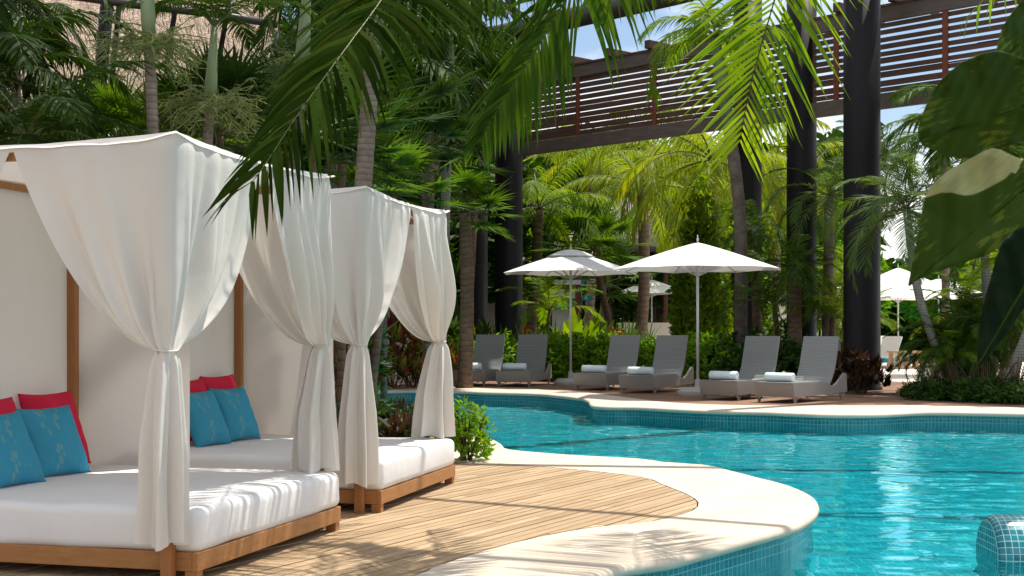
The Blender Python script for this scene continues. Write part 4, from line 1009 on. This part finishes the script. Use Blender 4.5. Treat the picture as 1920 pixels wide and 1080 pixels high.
big_leaf(vine, [(1703,535),(1718,460),(1735,370),(1765,330),(1815,300),(1860,278),(1890,288),(1925,300),(1990,300),(1990,420),(1950,440),(1900,450),(1850,478),(1790,498),(1745,515),(1715,528)], ((1960,320),(1705,533)), 1.85, (.1,.12), M['vl'], .02, M['vp'], pale)
big_leaf(vine, [(1833,686),(1838,600),(1858,520),(1880,455),(1920,425),(1985,420),(1985,520),(1935,560),(1905,600),(1880,635),(1850,672)], ((1975,450),(1834,684)), 1.75, (.1,.1), M['vd'])
big_leaf(vine, [(1868,105),(1876,60),(1900,20),(1940,-20),(2000,-30),(2000,120),(1950,160),(1910,150),(1880,130)], ((1990,-10),(1872,125)), 2.1, (.1,-.1), M['vy'])
b = MB(); b.tube([V((.07,.0,0)), V((.1,.02,.5)), V((.06,0,1.0)), V((.1,.02,1.5)), V((.08,0,1.9))], .009, 8); b.build('stem', M['stem'], vine, True)

# ------------------------------------------------------------------ shrubs
S_ = {}
S_['hedge'] = [shrub_mesh('foliage', 'hedge', 1.7, 1.0, 480, .12, .055, k) for k in (1, 2)]
S_['dark'] = [shrub_mesh('foliage', 'shrubd', 1.5, .9, 380, .12, .05, k) for k in (3, 4)]
S_['low'] = [shrub_mesh('foliage', 'shrubd', 1.3, .4, 260, .1, .035, 5)]
S_['croton'] = [shrub_mesh('foliage', 'croton', 1.3, 1.05, 46, .3, .065, 6, True), shrub_mesh('foliage', 'croton', 1.3, 1.0, 46, .3, .06, 16, True)]
S_['redl'] = [shrub_mesh('foliage', 'red', .9, .5, 14, .4, .09, 7, True)]
S_['bronze'] = [shrub_mesh('foliage', 'bronze', .7, .6, 7, .42, .085, 8, True)]
S_['bronzed'] = [shrub_mesh('foliage', 'bronze', 1.2, .8, 60, .2, .06, 18, True)]
S_['spiky'] = [shrub_mesh('foliage', 'fan', .9, .7, 10, .55, .035, 9, True, el=(.5,1.5))]
S_['ginger'] = [shrub_mesh('foliage', 'palm', 1.2, 1.1, 40, .38, .08, 10, True, el=(.0,1.3))]
S_['near'] = [shrub_mesh('foliage', 'hedge', .42, .52, 150, .055, .026, 12)]
S_['nearlow'] = [shrub_mesh('foliage', 'shrubd', .8, .35, 240, .06, .034, 13)]
S_['banana'] = [shrub_mesh('foliage', 'bright', .8, .6, 3, 1.1, .38, 14, True, el=(.7,1.5))]
S_['creeper'] = [shrub_mesh('foliage', 'bright', 2.2, 5.2, 900, .26, .11, 15)]
S_['tall'] = [shrub_mesh('foliage', 'shrubd', 3.2, 3.2, 1300, .2, .06, 41), shrub_mesh('foliage', 'palm', 3.2, 3.2, 110, .7, .06, 42, True)]
S_['tree'] = [shrub_mesh('foliage', 'shrubd', 6, 8, 1500, .42, .17, 17), shrub_mesh('foliage', 'hedge', 5, 6, 1200, .4, .17, 19)]
ST = stems_mesh(1.4, .9, 14, 4); ST2 = stems_mesh(.45, .5, 9, 5)
def shrub(kind, x, y, sc, label, k=0, name='shrub', cat='shrub', group=None, st=True):
    root = empty(name, (x, y, -.03), (k*1.7) % 6.28, label, cat, group)
    inst('foliage', S_[kind][k % len(S_[kind])], root, sc=sc)
    if st: inst('stems', ST2 if 'near' in kind else ST, root, sc=sc if not isinstance(sc, tuple) else sc)
    return root
def at(px, Y): return P(px, 0, Y).x
k = 0
for px, Y, kd, sc, lb in [
    (842,33.2,'hedge',1.0,'bright green bush behind the last bed curtain edge'), (884,33.6,'hedge',.95,'bright green bush behind the farthest lounger'),
    (935,33.6,'hedge',1.05,'bright green bush between the backs of the two farthest loungers'), (985,34,'hedge',1.0,'bright green bush behind the streaky-backed lounger'),
    (1040,33.4,'hedge',1.1,'bright green bush just left of the left parasol pole'), (1090,33,'hedge',1.15,'bright green bush just right of the left parasol pole'),
    (1140,32.6,'hedge',1.1,'bright green bush left of the third lounger back'), (1215,31.8,'hedge',1.05,'bright green bush between the third and fourth lounger backs'),
    (1175,33,'hedge',1.0,'bright green bush behind the third lounger back'), (1270,31.4,'hedge',1.05,'bright green bush behind the fourth lounger back'),
    (1330,31,'hedge',1.1,'bright green bush just right of the big parasol pole'), (1375,31.0,'dark',1.1,'dark bush at the foot of the slim column right of the parasol'),
    (1420,29.6,'dark',1.1,'dark bush behind the second nearest lounger'), (1475,29,'dark',1.1,'dark bush between the two nearest lounger backs'),
    (1540,29,'dark',1.0,'dark bush behind the nearest lounger back'), (1610,26.4,'bronzed',1.0,'bronze-leaved bush at the foot of the thickest column'),
    (1590,27.4,'bronzed',1.1,'bronze-leaved bush between nearest lounger and column'), (1440,31.5,'dark',1.4,'tall dark bush between two black columns')]:
    shrub(kd, at(px, Y), Y, sc, lb, k); k += 1
for px, Y, kd, sc, lb in [
    (665,25.5,'croton',1.05,'red and green croton seen between the far daybed curtains'), (700,28.5,'croton',1.2,'mottled croton left of the last curtain beyond the pool'),
    (735,28.8,'croton',1.25,'mottled croton under the red-leaved plant beyond the pool'), (775,29,'croton',1.2,'mottled croton touching the last curtain'), (640,24,'croton',1.2,'croton seen just right of the middle curtain'),
    (810,30,'croton',1.1,'croton hidden behind the last curtain'), (578,17.5,'croton',1.0,'dark red croton seen in the gap beside the far daybed back curtain'), (610,19,'croton',1.1,'tall croton behind the middle curtain')]:
    shrub(kd, at(px, Y), Y, sc, lb, k, 'croton_plant', 'croton'); k += 1
o = shrub('redl', at(748,29.6), 29.6, 1.1, 'crimson-leaved plant above the crotons beyond the pool', 3, 'red_leaved_plant', 'plant'); o.location.z = .95
o = shrub('redl', at(975,38), 38, .9, 'red-leaved plant low behind the streaky-backed lounger', 5, 'red_leaved_plant', 'plant'); o.location.z = .7
o = shrub('redl', at(1150,41), 41, .8, 'small red-leaved plant above the hedge left of the third lounger', 6, 'red_leaved_plant', 'plant'); o.location.z = .7
for px, Y, sc, lb in [(850,36,1.4,'dark ginger plant at the foot of the hidden column'), (880,35,1.3,'ginger plant with orange blossom by the fibrous trunk'), (825,34,1.4,'ginger plant beside the last curtain with orange blossom')]:
    o = shrub('ginger', at(px, Y), Y, sc, lb, k, 'ginger_plant', 'plant'); k += 1
    b = MB(); rr_ = random.Random(k)
    for j in range(5): rosette(b, V((rr_.uniform(-.45,.45), rr_.uniform(-.5,.2), rr_.uniform(.9,1.3))), 8, .16, .04, rr_)
    b.build('blossom', LM['flower'], o)
for px, Y, sc, lb in [(915,34.6,1.5,'spiky green plant left of the tall column foot'), (992,35.5,1.5,'spiky green plant right of the tall column foot'), (1060,39,1.6,'spiky plant behind the left parasol pole'), (1175,43,1.8,'round spiky plant left of the distant coconut trunk')]:
    shrub('spiky', at(px, Y), Y, sc, lb, k, 'spiky_plant', 'plant', st=False); k += 1
for px, Y, sc, lb in [(1072,38,1.2,'broad-leaved plant beside the distant signpost'), (1120,38.5,1.2,'broad-leaved plant right of the distant signpost')]:
    shrub('banana', at(px, Y), Y, sc, lb, k, 'broad_leaved_plant', 'plant', st=False); k += 1
shrub('creeper', at(1316,38), 38, (.68,.68,1.0), 'tall leafy creeper column behind the big parasol pole', 1, 'creeper', 'creeper')
shrub('creeper', at(1385,43), 43, (1.0,1.0,.8), 'shorter leafy creeper right of the big parasol pole', 2, 'creeper', 'creeper')
shrub('creeper', at(975,50), 50, (1.3,1,.7), 'leafy creeper beyond the tall column', 3, 'creeper', 'creeper')
# right clump and its ground cover
for px, Y, sc, lb in [(1758,24.3,.95,'low dark bush at the left end of the clump by the pool'), (1800,24,1.0,'low dark bush in front of the palm clump'), (1850,23.6,1.0,'low dark bush under the big dark leaf tip'), (1900,23.2,1.1,'low dark bush at the right edge of the pool coping'), (1945,23,1.0,'low dark bush cut by the right frame edge'), (1730,25.2,.7,'smallest low dark bush beside the red deck')]:
    shrub('low', at(px, Y), Y, sc, lb, k, 'low_bush', 'bush'); k += 1
def areca_clump(x, y, n, h, label, keys, seed, lean=.35, sc=.8):
    rnd = random.Random(seed); root = empty('areca_clump', (x, y, -.03), 0, label, 'palm clump')
    for i in range(n):
        a = i*2.4+rnd.random(); hh = h*rnd.uniform(.45,1.1); t = V((math.cos(a)*lean*hh*rnd.uniform(.3,1), math.sin(a)*lean*hh*.6, hh)); b0 = V((math.cos(a)*.16, math.sin(a)*.16, 0))
        b = MB(); b.tube([b0, b0+t*.5, b0+t], [.05,.04,.028], 8); s = b.build('stem', M['trunkf' if i % 2 else 'trunkp'], root, True)
        me, rb = CR[rnd.choice(keys)]; c = inst('fronds', me, root, b0+t, a, sc*rnd.uniform(.6,1.0)); inst('frond_ribs', rb, c)
    return root
areca_clump(at(1812,25), 25, 9, 1.4, 'dense clump of arching palm stems beside the pool at the right', ['areca','arecad','arecad','phx'], 3)
areca_clump(at(1860,26.5), 26.5, 8, 2.3, 'taller palm clump behind the big dark leaf', ['areca','arecad','phx'], 4)
areca_clump(at(1895,33), 33, 8, 2.4, 'sunlit palm clump farther back at the right edge', ['areca','areca','coco'][:2], 5)
areca_clump(at(1540,34), 34, 7, 2.4, 'bright palm clump between the two middle black columns', ['areca','areca'], 6)
areca_clump(at(1585,37), 37, 7, 2.6, 'sunny palm clump left behind the thickest column', ['areca','areca'], 7)
# plants beside the far bed
g = G(868, 868)
shrub('near', g.x+.02, g.y+.25, 1.15, 'small light green bush at the corner of the far daybed', 0, 'small_bush', 'bush')
shrub('nearlow', at(790,14.6), 14.6, 1.2, 'low round-leaved bush behind the far mattress edge', 1, 'low_bush', 'bush'); shrub('nearlow', at(745,14.9), 14.9, 1.3, 'low bush seen right of the middle curtain over the mattress', 2, 'low_bush', 'bush')
for px, Y, sc, lb in [(745,14.2,.62,'bronze cordyline left of the pool glimpse behind the far mattress'), (722,15.2,.7,'bronze cordyline close to the middle curtain'), (765,15.6,.5,'small bronze cordyline in front of the pool glimpse')]:
    shrub('bronze', at(px, Y), Y, sc, lb, k, 'cordyline', 'plant'); k += 1
# ------------------------------------------------------------------ woods and far trees
rnd = random.Random(99); b = MB()
for i in range(15000):
    x = rnd.uniform(-46, 40); zt = (15 if x < -5 else 10.5)+2.2*noise.noise(V((x*.15, 3, 1)))+1.2*noise.noise(V((x*.6, 3, 5)))
    if 18.6 < x < 23.6: zt *= .42
    z = zt*rnd.random()**.8; c = V((x, 74+rnd.uniform(-3,3)-z*.15, z))
    for j in range(2):
        d = V((rnd.uniform(-1,1), rnd.uniform(-1,.3), rnd.uniform(-.9,.7))).normalized(); leaflet(b, c+V((rnd.uniform(-.5,.5), 0, rnd.uniform(-.5,.5))), d, V((rnd.uniform(-1,1), .3, rnd.uniform(-1,1))), rnd.uniform(.8,1.5), .42, .2)
tag(b.build('woods', LM['shrubd']), 'dark far wood closing the view behind the palms', 'woods', kind='stuff')
def tree(x, y, kind, sc, label, kk):
    root = empty('leafy_tree', (x, y, 0), kk, label, 'tree'); inst('crown', S_['tree'][kind], root, (0,0,1.0), 0, sc)
    b = MB(); b.tube([V((0,0,0)), V((.1,0,2)), V((0,.1,4))], [.22,.17,.1], 10); b.tube([V((.05,0,2)), V((.9,.2,4.2))], [.1,.04], 8); b.tube([V((.05,0,1.8)), V((-.9,-.2,4))], [.1,.04], 8)
    b.build('trunk', M['trunkf'], root, True)
for kk, (px, Y, kd, sc, lb) in enumerate([(960,62,1,1.0,'leafy tree beyond the tall column'), (1080,64,0,1.1,'dark leafy tree behind the thatched hut'), (1240,64,0,1.1,'dark leafy tree behind the small distant parasol'), (1400,60,1,1.0,'leafy tree beyond the column right of the parasol'),
      (1540,62,1,1.1,'leafy tree behind the palms left of the thickest column'), (1790,70,1,.8,'leafy tree behind the distant parasols'), (1830,60,1,1.1,'leafy tree behind the right palm clump'), (1960,58,1,1.1,'leafy tree at the right edge beyond the plaza'),
      (700,40,0,1.0,'dark leafy tree behind the last daybed curtain'), (560,34,0,1.0,'dark leafy tree behind the drooping frond'), (800,46,0,1.2,'dark leafy tree behind the hidden columns'), (1320,70,1,1.2,'leafy tree far behind the creeper')]):
    tree(at(px, Y), Y, kd, sc, lb, kk)
# left jungle understory
for kk, (px, Y, sc, lb) in enumerate([(30,17,1.0,'dark tall bush behind the near canopy at the left edge'), (180,19,1.1,'bladed tall bush under the thatched roof'), (330,19,1.1,'dark tall bush behind the first two ringed trunks'), (470,20,1.15,'bladed tall bush below the thatched roof end'),
      (515,22,.95,'dark tall bush behind the drooping frond'), (690,36,1.5,'bladed tall bush right of the grey ringed trunk'), (700,40,1.4,'dark tall bush behind the last daybed canopy'), (240,20,1.15,'dark tall bush left of the first ringed trunk'), (400,21,1.2,'dark tall bush right of the leaning ringed trunk')]):
    shrub('tall', at(px, Y), Y, sc, lb, kk, 'tall_bush', 'bush')

# ------------------------------------------------------------------ thatched roof upper left with dark poles
def quadbox(b, a, b2, c, d, th):
    n = (b2-a).cross(d-a).normalized()*th; i = len(b.v); b.v += [a, b2, c, d, a-n, b2-n, c-n, d-n]
    b.f += [(i,i+1,i+2,i+3),(i+7,i+6,i+5,i+4),(i,i+4,i+5,i+1),(i+1,i+5,i+6,i+2),(i+2,i+6,i+7,i+3),(i+3,i+7,i+4,i)]
rf = empty('thatched_palapa', (P(300,0,27).x, 27, 0), 0, 'large pinkish thatched palapa roof with dark poles above the jungle', 'palapa'); o0 = rf.location
a_, b_, c_, d_ = P(-120,190,23.5), P(508,158,25), P(560,-330,33), P(-120,-420,33)
me = MB(); quadbox(me, a_-o0, b_-o0, c_-o0, d_-o0, .3); th_ = me.build('roof', M['thatch'], rf)
# thatch fringe strands standing off the slope
b = MB(); rnd = random.Random(5)
for i in range(9000):
    u, t = rnd.random(), rnd.random(); p = (a_.lerp(b_, u)).lerp(d_.lerp(c_, u), t)-o0; dn = ((a_-d_).normalized()+V((rnd.uniform(-.15,.15), -.12, rnd.uniform(-.05,.05)))).normalized()
    leaflet(b, p+V((0,-.02,.02)), dn, V((1,0,.1)), rnd.uniform(.25,.5), .02, .05)
b.build('thatch_fringe', M['thatch'], th_)
for (x0, y0, Ya), (x1, y1, Yb), r_ in [((205,-40,22.6),(180,240,22.6),.11), ((228,-40,23),(206,190,23),.045), ((338,-40,23),(312,120,23),.045), ((436,-40,23.4),(408,130,23.4),.045), ((522,60,23.8),(496,170,23.8),.05)]:
    b = MB(); b.tube([P(x0,y0,Ya)-o0, P(x1,y1,Yb)-o0], r_, 10); b.build('pole', M['steel'], rf, True)
b = MB(); b.tube([P(100,-12,22.2)-o0, P(260,10,22.4)-o0, P(400,26,22.7)-o0, P(520,46,23)-o0], .065, 12); b.build('ring_beam', M['bsteel'], rf, True)
# far thatched hut between the parasols
hut = empty('thatched_hut', (at(1180,60), 60, 0), 0, 'grey thatched hut roof seen between coconut fronds', 'hut')
b = MB(); b.lathe([(3.4,4.6),(3.3,4.9),(2.2,5.6),(1.2,6.5),(.5,7.4),(.1,8.0)], 28); b.build('roof', M['gthatch'], hut)
for k in range(6):
    b = MB(); A = k*1.05; b.tube([V((math.cos(A)*2.6, math.sin(A)*2.6, 0)), V((math.cos(A)*2.6, math.sin(A)*2.6, 4.7))], .1, 8); b.build('post', M['brown'], hut)
hut2 = empty('thatched_hut', (at(1092,63), 63, 0), 0, 'low grey thatched hut roof left of the distant coconut trunk', 'hut')
b = MB(); b.lathe([(2.3,5.0),(2.2,5.3),(1.1,6.1),(.1,6.7)], 24); b.build('roof', M['gthatch'], hut2)
for k in range(4):
    b = MB(); A = k*1.57+.7; b.tube([V((math.cos(A)*1.8, math.sin(A)*1.8, 0)), V((math.cos(A)*1.8, math.sin(A)*1.8, 5.1))], .1, 8); b.build('post', M['brown'], hut2)
# ------------------------------------------------------------------ low walls, signpost, distant furniture
def wall(x0, x1, Y, z, th, label, Y1=None):
    b = MB(); Y1 = Y1 or Y; L0 = math.hypot(x1-x0, Y1-Y); b.box((0,0,-.03),(L0,th,z)); b.box((-.02,-.03,z+.001),(L0+.02,th+.03,z+.07)); o = b.build('garden_wall', M['cream']); o.location = (x0, Y, 0); o.rotation_euler.z = math.atan2(Y1-Y, x1-x0)
    return tag(o, label, 'wall')
wall(at(905,47), at(1006,47), 47, 2.1, .3, 'tall cream wall glimpsed either side of the tall column')
wall(at(1160,52), at(1272,52), 52, 1.38, .3, 'low cream wall behind the two middle loungers')
wall(at(590,31), at(765,31), 31, 1.62, .3, 'cream wall behind the crotons beside the last curtain', 32.0)
wall(at(1430,45), at(1560,45), 45, 2.4, .3, 'pale wall glimpsed behind the date palm')
kiosk = empty('towel_kiosk', (at(1062,49), 49, 0), 0, 'small white kiosk with teal awning behind the left parasol pole', 'kiosk')
b = MB(); b.box((-.5,0,0),(.5,1,2.0)); b.build('wall', M['white'], kiosk)
b = MB(); b.v = [V((-.6,-.3,1.98)),V((.6,-.3,1.98)),V((.5,.3,2.3)),V((-.5,.3,2.3)),V((-.6,-.3,1.93)),V((.6,-.3,1.93)),V((.5,.3,2.25)),V((-.5,.3,2.25))]; b.f = [(0,1,2,3),(7,6,5,4),(0,4,5,1),(1,5,6,2),(2,6,7,3),(3,7,4,0)]; b.build('awning', M['teal'], kiosk)
b = MB(); b.box((-.55,-.02,2.3),(.55,1,2.62)); b.build('fascia', M['white'], kiosk)
sg = empty('signpost', (at(1084,40), 40, 0), 0, 'brown signpost with white and teal arrow boards behind the left parasol', 'signpost')
b = MB(); b.box((-.09,-.06,0),(.09,.06,2.75)); b.build('post', M['redwood'], sg)
def arrow(x0, x1, z, h, mat, tip=.1, y=-.1):
    b = MB(); s = 1 if x1 > x0 else -1; pts = [(x0,z),(x1,z),(x1+s*tip,z+h/2),(x1,z+h),(x0,z+h)]
    if s < 0: pts = pts[::-1]
    i = len(b.v)
    for yy in (y, y+.03): b.v += [V((x, yy, zz)) for x, zz in pts]
    b.f += [(0,1,2,3,4),(9,8,7,6,5)]+[(j,(j+1) % 5+0,(j+1) % 5+5,j+5)[::-1] for j in range(5)]; return b.build('arrow_board', mat, sg)
a1 = arrow(.1,-.66,2.5,.13,M['white'],.12)
arrow(-.6,-.64,2.49,.15,M['teal'],.16,-.06)
arrow(.08,.16,2.52,.14,M['teal'],.06); arrow(.0,.1,2.28,.15,M['green'],.04,-.14)
ab = arrow(.1,.36,2.03,.15,M['teal'],.1)
b = MB(); b.tube([V((.22+.035*math.cos(k*.524), -.105, 2.105+.035*math.sin(k*.524))) for k in range(13)], .009, 6); b.build('emblem', M['white'], ab)
# wooden tables near the far pool
def table(x, y, rz, lb, w=1.2, h=.5):
    r_ = empty('wooden_table', (x, y, -.02), rz, lb, 'table'); b = MB(); b.box((-w/2,-.35,h-.06),(w/2,.35,h)); b.build('tabletop', M['tan'], r_)
    for sx in (-1, 1):
        for sy in (-1, 1): b = MB(); b.box((sx*(w/2-.1)-.05, sy*.28-.05, 0),(sx*(w/2-.1)+.05, sy*.28+.05, h-.062)); b.build('leg', M['tan'], r_)
    b = MB(); b.box((-w/2+.15,-.03,.12),(w/2-.15,.03,.2)); b.build('stretcher', M['tan'], r_)
table(at(1694,43), 43, R(14), 'square light wooden table just right of the thickest column', .75, .56); table(at(1722,44.5), 44.5, R(10), 'light wooden table next to the palm clump', .75, .54)
def far_lounger(x, y, rz, lb, m='white', mb='white'):
    r_ = empty('sun_chair', (x, y, -.02), rz, lb, 'sun chair'); b = MB(); b.box((-.32,0,.3),(.32,1.3,.37)); b.build('seat', M[m], r_)
    b = MB(); b.v = [V((-.32,1.3,.35)),V((.32,1.3,.35)),V((.32,1.8,1.0)),V((-.32,1.8,1.0)),V((-.32,1.36,.33)),V((.32,1.36,.33)),V((.32,1.85,.97)),V((-.32,1.85,.97))]; b.f = [(0,1,2,3),(7,6,5,4),(0,4,5,1),(1,5,6,2),(2,6,7,3),(3,7,4,0)]; b.build('backrest', M[mb], r_)
    for sx in (-.28,.28):
        for sy in (.06,1.3): b = MB(); b.tube([V((sx,sy,0)), V((sx,sy,.3))], .022, 6); b.build('leg', M[m], r_)
far_lounger(at(1628,44), 44, R(-40), 'white sun chair half hidden behind the thickest column')
far_lounger(at(1600,47), 47, R(-40), 'white sun chair left of the thickest column')
far_lounger(at(1262,47), 46, R(-25), 'white sun chair with tan back behind the fourth lounger', 'white', 'tan')
far_lounger(at(1228,46), 44.5, R(-20), 'white sun chair between the third and fourth lounger backs')
far_lounger(at(1148,42), 42, R(-20), 'white sun chair behind the hedge near the broad-leaved plant')
